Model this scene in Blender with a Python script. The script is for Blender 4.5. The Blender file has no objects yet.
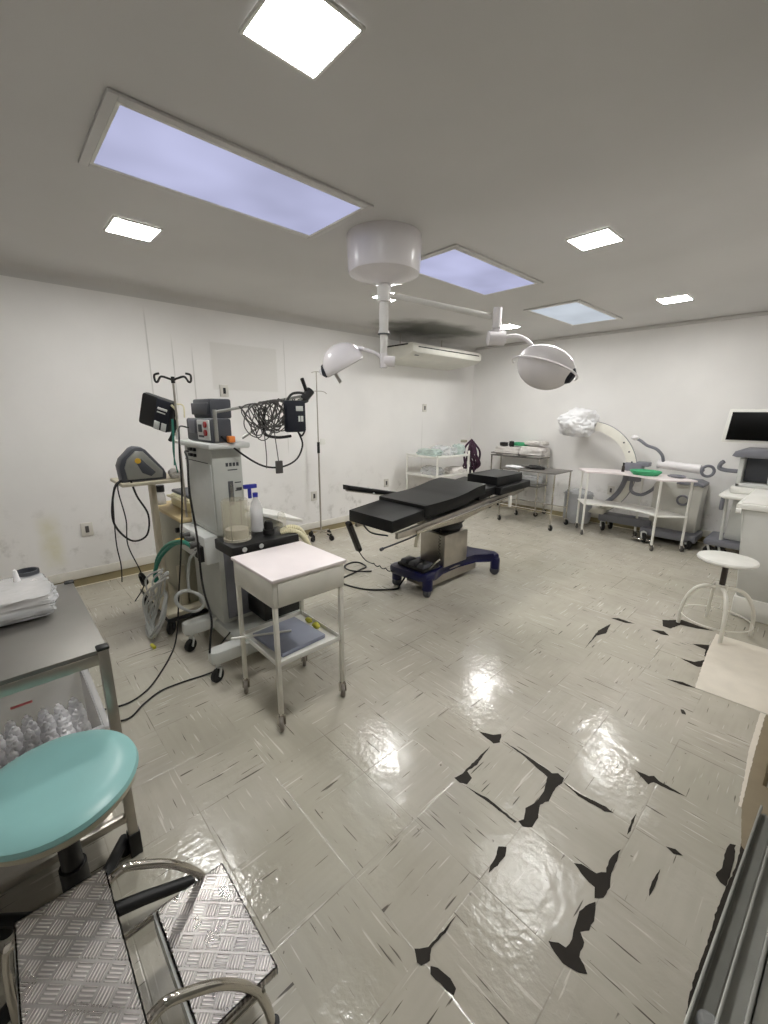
import bpy, bmesh, math, random
from mathutils import Vector, Matrix, noise
C = bpy.context.scene.collection
PI = math.pi
random.seed(7)

# ------------------------------------------------------------------ colours and materials
def lin(c):
    return tuple(((v/255)/12.92 if v/255 <= .04045 else ((v/255+.055)/1.055)**2.4) for v in c)+(1,)

def mat(name, c, rough=.5, metal=0, var=.12, scale=9, bump=0, trans=0, alpha=1, emit=0, coat=0, ior=1.45, spec=.5):
    m = bpy.data.materials.new(name); m.use_nodes = True
    nt = m.node_tree; b = nt.nodes['Principled BSDF']
    b.inputs['Roughness'].default_value = rough; b.inputs['Metallic'].default_value = metal
    b.inputs['IOR'].default_value = ior; b.inputs['Specular IOR Level'].default_value = spec
    if coat: b.inputs['Coat Weight'].default_value = coat; b.inputs['Coat Roughness'].default_value = .08
    tc = nt.nodes.new('ShaderNodeTexCoord'); nz = nt.nodes.new('ShaderNodeTexNoise')
    nz.inputs['Scale'].default_value = scale; nz.inputs['Detail'].default_value = 4
    nt.links.new(tc.outputs['Object'], nz.inputs['Vector'])
    mr = nt.nodes.new('ShaderNodeMapRange')
    mr.inputs['From Min'].default_value = .3; mr.inputs['From Max'].default_value = .7
    mr.inputs['To Min'].default_value = 1-var; mr.inputs['To Max'].default_value = 1+var*.5
    nt.links.new(nz.outputs['Fac'], mr.inputs['Value'])
    vm = nt.nodes.new('ShaderNodeVectorMath'); vm.operation = 'SCALE'
    vm.inputs[0].default_value = lin(c)[:3]
    nt.links.new(mr.outputs['Result'], vm.inputs['Scale'])
    nt.links.new(vm.outputs['Vector'], b.inputs['Base Color'])
    if bump:
        bp = nt.nodes.new('ShaderNodeBump'); bp.inputs['Strength'].default_value = bump; bp.inputs['Distance'].default_value = .01
        nt.links.new(nz.outputs['Fac'], bp.inputs['Height']); nt.links.new(bp.outputs['Normal'], b.inputs['Normal'])
    if trans: b.inputs['Transmission Weight'].default_value = trans
    if alpha < 1: b.inputs['Alpha'].default_value = alpha
    if emit:
        b.inputs['Emission Color'].default_value = lin(c); b.inputs['Emission Strength'].default_value = emit
    return m

M = dict(
    white=mat('white_paint', (228, 227, 221), .35, var=.06),
    cream=mat('cream_paint', (221, 218, 208), .4, var=.08),
    tabletop=mat('white_laminate', (236, 226, 226), .35, var=.04),
    lamp=mat('lamp_enamel', (226, 222, 224), .25, var=.03),
    pole=mat('lamp_pole_enamel', (214, 212, 208), .3, var=.04),
    grey=mat('machine_grey', (184, 186, 180), .45, var=.06),
    lgrey=mat('machine_light_grey', (204, 206, 203), .4, var=.06),
    dgrey=mat('dark_grey_plastic', (70, 72, 78), .5, var=.1),
    mgrey=mat('slate_grey_plastic', (114, 115, 123), .45, var=.08),
    black=mat('black_rubber', (11, 11, 12), .5, var=.2),
    blackvinyl=mat('black_vinyl', (12, 12, 13), .45, spec=.3, var=.1, bump=.03, scale=30),
    navy=mat('navy_fabric', (16, 19, 32), .75, var=.2, scale=60),
    blue=mat('blue_paint', (9, 12, 62), .35, var=.12),
    steel=mat('brushed_steel', (178, 172, 162), .32, .85, var=.12, scale=14),
    satin=mat('satin_steel_top', (124, 121, 116), .45, .6, var=.1, scale=5),
    chrome=mat('chrome', (205, 200, 192), .12, 1, var=.05),
    alu=mat('aluminium', (158, 158, 152), .4, .6, var=.1),
    beige=mat('beige_panel', (190, 182, 160), .5, var=.08),
    beige2=mat('warm_white_panel', (196, 195, 188), .4, var=.05),
    binshade=mat('shaded_bin_plastic', (200, 200, 195), .4, var=.05),  # greyed white, shade of the front facing away put into the colour
    wheelgrey=mat('caster_wheel_grey', (128, 120, 112), .45, var=.1),
    tan=mat('tan_edge', (196, 176, 132), .5, var=.08),
    khaki=mat('khaki_body', (150, 148, 130), .5, var=.08),
    cable=mat('cable_black', (12, 12, 13), .5, var=.1),
    cableg=mat('cable_grey', (70, 68, 66), .5, var=.1),
    ygreen=mat('yellow_plastic', (196, 190, 60), .5),
    tealhose=mat('teal_hose', (30, 118, 100), .4),
    tube=mat('clear_hose', (204, 206, 204), .3, alpha=.72),
    yhose=mat('cream_hose', (222, 214, 178), .4),
    teal=mat('teal_vinyl', (146, 198, 196), .33, var=.1, scale=4, bump=.05),
    bag=mat('clear_plastic_bag', (226, 228, 230), .2, var=.1, alpha=.42, bump=.35, scale=14),
    bin=mat('frosted_plastic', (214, 214, 216), .4, var=.06, alpha=.42),
    bottle=mat('white_bottle', (246, 245, 246), .35, var=.03),
    linen=mat('white_linen', (218, 213, 208), .8, var=.1, bump=.2, scale=24),
    wrap=mat('white_wrap', (232, 232, 234), .6, var=.06, bump=.3, scale=10),
    greencloth=mat('green_cloth', (66, 160, 112), .8, var=.12, scale=30, bump=.2),
    aqua=mat('aqua_plastic', (196, 214, 208), .3, var=.25, alpha=.6),
    amber=mat('amber_acrylic', (204, 198, 174), .12, var=.05, alpha=.24),
    granule=mat('white_granules', (206, 200, 184), .8, var=.2, scale=150, bump=.3),
    bluep=mat('blue_plastic', (38, 44, 150), .4),
    red=mat('red_plastic', (150, 30, 34), .4),
    orange=mat('orange_plastic', (226, 130, 60), .4),
    yellow=mat('yellow_button', (226, 180, 60), .4),
    paperblue=mat('blue_grey_folder', (150, 156, 176), .5, var=.1),
    screen=mat('screen_black', (4, 4, 4), .3, spec=.15),
    purple=mat('dark_purple_strap', (62, 34, 56), .7, var=.4, scale=40),
    redtxt=mat('red_print', (200, 96, 100), .6),
    ink=mat('dark_print', (60, 62, 66), .6),
    tubewood=mat('brown_screw', (50, 42, 38), .5),
    socket=mat('socket_plastic', (206, 202, 194), .4),
    panelgrey=mat('door_panel', (128, 128, 122), .35, .2),
    clear=mat('clear_acrylic', (235, 238, 240), .08, alpha=.2),
    acwhite=mat('air_conditioner_plastic', (214, 212, 202), .4, var=.06),
)

def emitter(name, c, s, var=0):
    m = bpy.data.materials.new(name); m.use_nodes = True; nt = m.node_tree
    nt.nodes.remove(nt.nodes['Principled BSDF']); e = nt.nodes.new('ShaderNodeEmission')
    e.inputs['Color'].default_value = c+(1,); e.inputs['Strength'].default_value = s
    if var:
        tc = nt.nodes.new('ShaderNodeTexCoord'); nz = nt.nodes.new('ShaderNodeTexNoise'); nz.inputs['Scale'].default_value = 1.6
        mr = nt.nodes.new('ShaderNodeMapRange'); mr.inputs['From Min'].default_value = .35; mr.inputs['From Max'].default_value = .7
        mr.inputs['To Min'].default_value = s*(1-var); mr.inputs['To Max'].default_value = s*(1+var)
        nt.links.new(tc.outputs['Object'], nz.inputs['Vector']); nt.links.new(nz.outputs['Fac'], mr.inputs['Value'])
        nt.links.new(mr.outputs['Result'], e.inputs['Strength'])
    nt.links.new(e.outputs['Emission'], nt.nodes['Material Output'].inputs['Surface'])
    return m
M['led'] = emitter('led_panel', (1, .99, .955), 108)
M['sky'] = emitter('skylight_acrylic', (.45, .465, .68), 1.0, .16)
M['sky3'] = emitter('skylight_acrylic_cool', (.53, .58, .64), 1.0, .1)

class N:
    """tiny shader-graph writer"""
    def __init__(s, m): s.nt = m.node_tree
    def _in(s, sock, v):
        if isinstance(v, bpy.types.NodeSocket): s.nt.links.new(v, sock)
        elif v is not None: sock.default_value = v
    def math(s, op, a, b=None, c=None, clamp=False):
        n = s.nt.nodes.new('ShaderNodeMath'); n.operation = op; n.use_clamp = clamp
        s._in(n.inputs[0], a); s._in(n.inputs[1], b); s._in(n.inputs[2], c); return n.outputs[0]
    def noise(s, vec, scale, detail=3, rough=.5, dim='3D'):
        n = s.nt.nodes.new('ShaderNodeTexNoise'); n.noise_dimensions = dim
        s._in(n.inputs['Vector'], vec); n.inputs['Scale'].default_value = scale
        n.inputs['Detail'].default_value = detail; n.inputs['Roughness'].default_value = rough; return n.outputs['Fac']
    def rng(s, v, a, b, c=0, d=1):
        n = s.nt.nodes.new('ShaderNodeMapRange'); n.interpolation_type = 'SMOOTHSTEP'
        s._in(n.inputs['Value'], v); n.inputs['From Min'].default_value = a; n.inputs['From Max'].default_value = b
        n.inputs['To Min'].default_value = c; n.inputs['To Max'].default_value = d; return n.outputs[0]
    def mix(s, f, a, b):
        n = s.nt.nodes.new('ShaderNodeMix'); n.data_type = 'RGBA'
        s._in(n.inputs[0], f); s._in(n.inputs[6], a); s._in(n.inputs[7], b); return n.outputs[2]
    def xyz(s, x, y, z=0.):
        n = s.nt.nodes.new('ShaderNodeCombineXYZ'); s._in(n.inputs[0], x); s._in(n.inputs[1], y); s._in(n.inputs[2], z); return n.outputs[0]
    def pos(s):
        g = s.nt.nodes.new('ShaderNodeNewGeometry'); sp = s.nt.nodes.new('ShaderNodeSeparateXYZ')
        s.nt.links.new(g.outputs['Position'], sp.inputs[0]); return g.outputs['Position'], sp.outputs[0], sp.outputs[1], sp.outputs[2]

def base_mat(name):
    m = bpy.data.materials.new(name); m.use_nodes = True
    return m, m.node_tree.nodes['Principled BSDF'], N(m)

def floor_material():
    m, b, n = base_mat('vinyl_tile_floor')
    P, x, y, z = n.pos()
    u = n.math('DIVIDE', n.math('ADD', x, .575), .3); v = n.math('DIVIDE', n.math('ADD', y, -1.29), .3)
    iu = n.math('FLOOR', u); iv = n.math('FLOOR', v)
    par = n.math('ABSOLUTE', n.math('MODULO', n.math('ADD', iu, iv), 2.0))
    wn = n.nt.nodes.new('ShaderNodeTexWhiteNoise'); wn.noise_dimensions = '2D'
    n.nt.links.new(n.xyz(iu, iv), wn.inputs['Vector']); tone = wn.outputs['Value']
    off = n.math('MULTIPLY', tone, 37.0)
    def streak(fa, fb, lo, hi, seed):
        o = n.math('ADD', off, seed)
        a = n.noise(n.xyz(n.math('MULTIPLY', x, fa), n.math('MULTIPLY', y, fb), o), 1, 1.5)
        c = n.noise(n.xyz(n.math('MULTIPLY', x, fb), n.math('MULTIPLY', y, fa), o), 1, 1.5)
        mx = n.nt.nodes.new('ShaderNodeMix'); n._in(mx.inputs[0], par); n._in(mx.inputs[2], a); n._in(mx.inputs[3], c)
        return n.rng(mx.outputs[0], lo, hi)
    light = streak(5, 85, .66, .73, 3.0); dark = streak(5.5, 105, .685, .735, 11.0); soft = streak(3.5, 40, .35, .7, 21.0)
    big = n.noise(P, .9, 4); mid = n.noise(P, 5, 5)
    col = n.mix(n.rng(mid, .2, .8), lin((177, 171, 158)), lin((189, 183, 170)))
    col = n.mix(n.math('MULTIPLY', n.rng(big, .4, .65), .45), col, lin((166, 163, 145)))
    col = n.mix(n.math('MULTIPLY', soft, .12), col, lin((142, 137, 122)))
    tm = n.math('MULTIPLY', n.math('SUBTRACT', tone, .5), .16)
    col = n.mix(n.math('MAXIMUM', tm, 0.), col, lin((216, 212, 200)))
    col = n.mix(n.math('MULTIPLY', light, .6), col, lin((222, 218, 208)))
    col = n.mix(n.math('MULTIPLY', dark, .85), col, lin((62, 56, 48)))
    fu = n.math('ABSOLUTE', n.math('SUBTRACT', n.math('FRACT', u), .5)); fv = n.math('ABSOLUTE', n.math('SUBTRACT', n.math('FRACT', v), .5))
    edge = n.rng(n.math('MAXIMUM', fu, fv), .490, .499)
    jn = n.rng(n.noise(P, 3.2, 3), .46, .66)
    jl = n.math('MULTIPLY', edge, n.math('ADD', n.math('MULTIPLY', jn, .62), .0))
    col = n.mix(jl, col, lin((64, 58, 48)))
    spk = n.rng(n.noise(P, 46, 2), .73, .77)
    col = n.mix(n.math('MULTIPLY', spk, .6), col, lin((70, 64, 54)))
    n.nt.links.new(col, b.inputs['Base Color'])
    rough = n.rng(n.noise(P, 2.3, 2, .5), .3, .75, .13, .27)
    n.nt.links.new(rough, b.inputs['Roughness'])
    b.inputs['Specular IOR Level'].default_value = .55
    cr = n.math('MULTIPLY', n.rng(n.noise(P, 3.1, 2), .44, .58), n.math('MULTIPLY', n.noise(P, 38, 3, .5), 1.0))
    h = n.math('ADD', n.math('ADD', cr, n.math('MULTIPLY', n.noise(P, 26, 3), .35)), n.math('MULTIPLY', n.noise(P, 6, 2), .9))
    h = n.math('SUBTRACT', h, n.math('MULTIPLY', edge, .25))
    bp = n.nt.nodes.new('ShaderNodeBump'); bp.inputs['Strength'].default_value = .2; bp.inputs['Distance'].default_value = .01
    n.nt.links.new(h, bp.inputs['Height']); n.nt.links.new(bp.outputs['Normal'], b.inputs['Normal'])
    return m

def wall_material(left):
    m, b, n = base_mat('old_white_wall_'+('left' if left else 'plain'))
    P, x, y, z = n.pos()
    col = n.mix(n.rng(n.noise(P, 1.3, 4), .35, .7), lin((229, 227, 225)), lin((236, 234, 232)))
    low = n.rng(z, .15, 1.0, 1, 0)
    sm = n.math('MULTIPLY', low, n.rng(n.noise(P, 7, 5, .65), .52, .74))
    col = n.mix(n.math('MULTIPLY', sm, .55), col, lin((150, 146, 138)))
    if left:
        yl = n.math('MULTIPLY', n.rng(n.math('ABSOLUTE', n.math('SUBTRACT', y, .27)), .0, .12, 1, 0), n.math('MULTIPLY', n.rng(z, .15, .3), n.rng(z, .55, .75, 1, 0)))
        col = n.mix(n.math('MULTIPLY', yl, n.math('MULTIPLY', n.noise(P, 9, 3), .8)), col, lin((196, 190, 130)))
        for yy, z0, z1, w in ((1.21, 1.3, 2.5, .006), (1.42, 1.5, 2.3, .005), (1.6, 1.3, 2.2, .006), (2.62, 1.0, 2.4, .004), (5.0, .4, 1.5, .004)):
            l = n.math('MULTIPLY', n.rng(n.math('ABSOLUTE', n.math('SUBTRACT', y, yy)), w*.4, w*1.6, 1, 0), n.math('MULTIPLY', n.rng(z, z0, z0+.2), n.rng(z, z1-.2, z1, 1, 0)))
            col = n.mix(n.math('MULTIPLY', l, n.math('MULTIPLY', n.noise(P, 6, 2), .75)), col, lin((140, 136, 128)))
        r = n.math('MULTIPLY', n.rng(n.math('ABSOLUTE', n.math('SUBTRACT', y, 2.15)), .36, .38, 1, 0), n.rng(n.math('ABSOLUTE', n.math('SUBTRACT', z, 2.0)), .22, .24, 1, 0))
        col = n.mix(n.math('MULTIPLY', r, .25), col, lin((190, 186, 176)))
    n.nt.links.new(col, b.inputs['Base Color']); b.inputs['Roughness'].default_value = .55
    bp = n.nt.nodes.new('ShaderNodeBump'); bp.inputs['Strength'].default_value = .12; bp.inputs['Distance'].default_value = .01
    n.nt.links.new(n.noise(P, 3, 4), bp.inputs['Height']); n.nt.links.new(bp.outputs['Normal'], b.inputs['Normal'])
    return m

def ceiling_material():
    m, b, n = base_mat('ceiling_paint')
    P, x, y, z = n.pos()
    col = n.mix(n.rng(n.noise(P, .8, 4), .35, .7), lin((201, 199, 197)), lin((209, 207, 205)))
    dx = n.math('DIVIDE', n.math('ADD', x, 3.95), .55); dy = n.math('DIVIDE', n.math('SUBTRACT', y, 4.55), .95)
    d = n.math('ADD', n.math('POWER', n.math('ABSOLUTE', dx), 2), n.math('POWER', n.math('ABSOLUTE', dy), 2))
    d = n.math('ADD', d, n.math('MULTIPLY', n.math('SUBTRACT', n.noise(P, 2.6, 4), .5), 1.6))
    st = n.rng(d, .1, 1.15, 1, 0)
    col = n.mix(n.math('MULTIPLY', st, .85), col, lin((76, 77, 68)))  # mould stain above the air conditioner, some of its shadow painted in
    n.nt.links.new(col, b.inputs['Base Color']); b.inputs['Roughness'].default_value = .6
    return m

def tread_material():
    """five-bar chequer plate, alternating bundles of raised dashes"""
    m, b, n = base_mat('chequer_plate')
    tc = n.nt.nodes.new('ShaderNodeTexCoord'); sp = n.nt.nodes.new('ShaderNodeSeparateXYZ')
    n.nt.links.new(tc.outputs['Object'], sp.inputs[0]); x, y = sp.outputs[0], sp.outputs[1]
    r = .70710678
    u = n.math('MULTIPLY', n.math('ADD', x, y), r/.036); v = n.math('MULTIPLY', n.math('SUBTRACT', x, y), r/.036)
    par = n.math('ABSOLUTE', n.math('MODULO', n.math('ADD', n.math('FLOOR', u), n.math('FLOOR', v)), 2.0))
    fu = n.math('FRACT', u); fv = n.math('FRACT', v)
    def bars(a, bb):
        k = n.math('ABSOLUTE', n.math('SUBTRACT', n.math('FRACT', n.math('ADD', n.math('MULTIPLY', a, 5.0), .0)), .5))
        s = n.math('MULTIPLY', n.rng(k, .12, .36, 1, 0), n.rng(n.math('ABSOLUTE', n.math('SUBTRACT', a, .5)), .39, .42, 1, 0))
        return n.math('MULTIPLY', s, n.rng(n.math('ABSOLUTE', n.math('SUBTRACT', bb, .5)), .34, .45, 1, 0))
    mx = n.nt.nodes.new('ShaderNodeMix'); n._in(mx.inputs[0], par); n._in(mx.inputs[2], bars(fu, fv)); n._in(mx.inputs[3], bars(fv, fu))
    h = mx.outputs[0]
    P = tc.outputs['Object']
    n.nt.links.new(n.mix(h, lin((176, 171, 168)), lin((232, 226, 223))), b.inputs['Base Color'])
    b.inputs['Metallic'].default_value = .85
    n.nt.links.new(n.rng(n.noise(P, 18, 4), .3, .7, .26, .42), b.inputs['Roughness'])
    bp = n.nt.nodes.new('ShaderNodeBump'); bp.inputs['Strength'].default_value = 1.0; bp.inputs['Distance'].default_value = .004
    n.nt.links.new(h, bp.inputs['Height']); n.nt.links.new(bp.outputs['Normal'], b.inputs['Normal'])
    return m
M['floor'] = floor_material(); M['wall_l'] = wall_material(True); M['wall'] = wall_material(False)
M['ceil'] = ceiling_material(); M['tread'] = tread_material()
M['gap'] = mat('bare_adhesive', (40, 35, 29), .6, spec=.2, var=.25, scale=12)
M['patch'] = mat('bare_cement_patch', (222, 214, 200), .55, var=.06, scale=10)
M['skirt'] = mat('white_skirting', (220, 216, 206), .45, var=.08)
M['olive'] = mat('olive_skirting_foot', (150, 138, 104), .6, var=.25, scale=3)
M['line'] = mat('pale_edge_line', (222, 214, 190), .5, var=.15)
M['tanwall'] = mat('tan_skirting', (138, 124, 100), .55, var=.1)

# ------------------------------------------------------------------ mesh builder
def catmull(pts, k=6, closed=False):
    P = [Vector(p) for p in pts]; n = len(P); out = []
    if n < 3: return P
    for i in range(n if closed else n-1):
        if closed: a, b, c, d = P[(i-1) % n], P[i], P[(i+1) % n], P[(i+2) % n]
        else: a, b, c, d = P[max(i-1, 0)], P[i], P[i+1], P[min(i+2, n-1)]
        for j in range(k):
            t = j/k
            out.append(.5*((2*b)+(c-a)*t+(2*a-5*b+4*c-d)*t*t+(3*b-a-3*c+d)*t**3))
    if not closed: out.append(P[-1].copy())
    return out

class MB:
    def __init__(s): s.bm = bmesh.new()
    def box(s, x0, x1, y0, y1, z0, z1, bev=0, seg=2, M4=None):
        r = bmesh.ops.create_cube(s.bm, size=1)
        vs = r['verts']
        for v in vs:
            v.co = Vector(((x0+x1)/2+v.co.x*(x1-x0), (y0+y1)/2+v.co.y*(y1-y0), (z0+z1)/2+v.co.z*(z1-z0)))
        if bev:
            es = {e for v in vs for e in v.link_edges}
            q = bmesh.ops.bevel(s.bm, geom=list(es), offset=bev, segments=seg, profile=.5, affect='EDGES')
            vs = list({v for f in q['faces'] for v in f.verts} | {v for v in vs if v.is_valid})
        if M4 is not None:
            for v in vs: v.co = M4 @ v.co
        return s
    def frustum(s, bot, top, z0, z1, bev=0):
        """bot/top: (x0,x1,y0,y1)"""
        c = lambda r, z: [s.bm.verts.new((r[i], r[j], z)) for i, j in ((0, 2), (1, 2), (1, 3), (0, 3))]
        a, b = c(bot, z0), c(top, z1)
        s.bm.faces.new(a[::-1]); s.bm.faces.new(b)
        for i in range(4): s.bm.faces.new((a[i], a[(i+1) % 4], b[(i+1) % 4], b[i]))
        if bev:
            es = {e for v in a+b for e in v.link_edges}
            bmesh.ops.bevel(s.bm, geom=list(es), offset=bev, segments=2, profile=.5, affect='EDGES')
        return s
    def tube(s, pts, r, seg=8, smooth=True, closed=False, k=6, cap=True, flat=None):
        P = catmull(pts, k, closed) if smooth else [Vector(p) for p in pts]
        n = len(P); rings = []; up = None
        for i in range(n):
            if closed: t = P[(i+1) % n]-P[(i-1) % n]
            else: t = P[min(i+1, n-1)]-P[max(i-1, 0)]
            if t.length < 1e-9: t = Vector((0, 0, 1))
            t.normalize()
            if up is None:
                up = Vector((0, 0, 1)) if abs(t.z) < .9 else Vector((1, 0, 0))
            up = (up-t*up.dot(t))
            if up.length < 1e-6: up = t.orthogonal()
            up.normalize(); w = t.cross(up)
            rr = r(i/(n-1)) if callable(r) else r
            fa = flat or 1
            rings.append([s.bm.verts.new(P[i]+up*(math.cos(a)*rr*fa)+w*(math.sin(a)*rr)) for a in [2*PI*j/seg for j in range(seg)]])
        m = n if closed else n-1
        for i in range(m):
            A, B = rings[i], rings[(i+1) % n]
            for j in range(seg): s.bm.faces.new((A[j], A[(j+1) % seg], B[(j+1) % seg], B[j]))
        if cap and not closed:
            s.bm.faces.new(rings[0][::-1]); s.bm.faces.new(rings[-1])
        return s
    def cyl(s, p0, p1, r0, r1=None, seg=20):
        r1 = r0 if r1 is None else r1
        return s.tube([p0, p1], lambda t: r0+(r1-r0)*t, seg, smooth=False)
    def lathe(s, prof, c=(0, 0, 0), axis=(0, 0, 1), seg=32, sx=1, sy=1):
        q = Vector((0, 0, 1)).rotation_difference(Vector(axis).normalized()); c = Vector(c); R = []
        for (r, h) in prof:
            if r < 1e-6: R.append([s.bm.verts.new(c+q @ Vector((0, 0, h)))])
            else: R.append([s.bm.verts.new(c+q @ Vector((r*sx*math.cos(2*PI*j/seg), r*sy*math.sin(2*PI*j/seg), h))) for j in range(seg)])
        for A, B in zip(R, R[1:]):
            for j in range(seg):
                k = (j+1) % seg
                if len(A) == 1 and len(B) == 1: continue
                if len(A) == 1: s.bm.faces.new((A[0], B[k], B[j]))
                elif len(B) == 1: s.bm.faces.new((A[j], A[k], B[0]))
                else: s.bm.faces.new((A[j], A[k], B[k], B[j]))
        return s
    def prism(s, poly, h0, h1, plane='xy', bev=0):
        f = {'xy': lambda a, b, h: (a, b, h), 'yz': lambda a, b, h: (h, a, b), 'xz': lambda a, b, h: (a, h, b)}[plane]
        A = [s.bm.verts.new(f(a, b, h0)) for a, b in poly]; B = [s.bm.verts.new(f(a, b, h1)) for a, b in poly]
        fs = [s.bm.faces.new(A[::-1]), s.bm.faces.new(B)]
        n = len(poly)
        for i in range(n): s.bm.faces.new((A[i], A[(i+1) % n], B[(i+1) % n], B[i]))
        if bev:
            es = set(fs[0].edges) | set(fs[1].edges)
            bmesh.ops.bevel(s.bm, geom=list(es), offset=bev, segments=2, profile=.5, affect='EDGES')
        return s
    def crumple(s, c, rad, amp=.25, freq=3., seed=0, sub=4, box=0., fine=.35, zmin=None):
        r = bmesh.ops.create_icosphere(s.bm, subdivisions=sub, radius=1)
        for v in r['verts']:
            d = v.co.normalized()
            if box:
                k = 1/max(abs(d.x), abs(d.y), abs(d.z)); d2 = d*(1+(k-1)*box)
            else: d2 = d
            q = d*freq+Vector((seed*7.1, seed*3.3, seed*1.7))
            w = 1+amp*(noise.noise(q)+.6*abs(noise.noise(q*2.3))+fine*noise.noise(q*4.7))
            v.co = Vector((c[0]+d2.x*rad[0]*w, c[1]+d2.y*rad[1]*w, c[2]+d2.z*rad[2]*w))
            if zmin is not None and v.co.z < zmin: v.co.z = zmin
        return s
    def build(s, name, m, parent=None, angle=35, slots=None):
        bmesh.ops.recalc_face_normals(s.bm, faces=s.bm.faces)
        if parent is not None:
            w = parent.get('_o') or (0, 0, 0); off = Vector(w)
            for v in s.bm.verts: v.co -= off
        me = bpy.data.meshes.new(name); s.bm.to_mesh(me); s.bm.free()
        for p in me.polygons: p.use_smooth = True
        me.set_sharp_from_angle(angle=math.radians(angle))
        for q in (slots or [m]): me.materials.append(q)
        o = bpy.data.objects.new(name, me); C.objects.link(o)
        if parent is not None: o.parent = parent; o['_o'] = tuple(parent.get('_o') or (0, 0, 0))
        return o

def thing(name, label, cat, loc=(0, 0, 0), group=None):
    o = bpy.data.objects.new(name, None); C.objects.link(o); o.location = loc; o['_o'] = tuple(loc)
    o.empty_display_size = .1
    o['label'] = label; o['category'] = cat
    if group: o['group'] = group
    return o
def tag(o, label, cat, group=None, kind=None):
    o['label'] = label; o['category'] = cat
    if group: o['group'] = group
    if kind: o['kind'] = kind
    return o
def struct(o):
    o['kind'] = 'structure'; return o
def dup(root, loc, label=None, rotz=None, group=None):
    r = root.copy(); C.objects.link(r); r.location = loc
    if rotz is not None: r.rotation_euler = (0, 0, rotz)
    if label: r['label'] = label
    if group: r['group'] = group
    for ch in list(root.children):
        c = ch.copy(); C.objects.link(c); c.parent = r
        for g in list(ch.children):
            d = g.copy(); C.objects.link(d); d.parent = c
    return r

def caster(parent, x, y, ztop, r=.035, w=.022, ang=0, fork=None, wheel=None, hooded=False):
    fork = fork or M['steel']; wheel = wheel or M['black']
    ca, sa = math.cos(ang), math.sin(ang); ox, oy = ca*r*.35, sa*r*.35
    b = MB(); b.cyl((x, y, ztop), (x, y, r*1.9), .011, seg=10)
    for s in (-1, 1):
        px, py = x+ox-sa*s*(w/2+.004), y+oy+ca*s*(w/2+.004)
        qx, qy = x-sa*s*(w/2+.004), y+ca*s*(w/2+.004)
        b.tube([(qx, qy, r*2.05), (px, py, r*.9)], .006, 6, smooth=False, flat=1.8)
    b.tube([(x-sa*(w/2+.006), y+ca*(w/2+.006), r*2.05), (x+sa*(w/2+.006), y-ca*(w/2+.006), r*2.05)], .007, 6, smooth=False, flat=1.5)
    if hooded: b.lathe([(0, r*2.1), (r*.7, r*2.0), (r*1.05, r*1.3), (r*1.05, r*1.0)], (x+ox, y+oy, 0), seg=14)
    f = b.build('caster', fork, parent)
    q = MB(); q.lathe([(r*.4, -w/2), (r*.85, -w/2), (r, -w*.3), (r, w*.3), (r*.85, w/2), (r*.4, w/2), (r*.4, -w/2)], (x+ox, y+oy, r), (-sa, ca, 0), seg=20)
    q.lathe([(0, -w*.4), (r*.42, -w*.4), (r*.42, w*.4), (0, w*.4)], (x+ox, y+oy, r), (-sa, ca, 0), seg=12)
    q.build('wheel', wheel, f)
    return f

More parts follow.
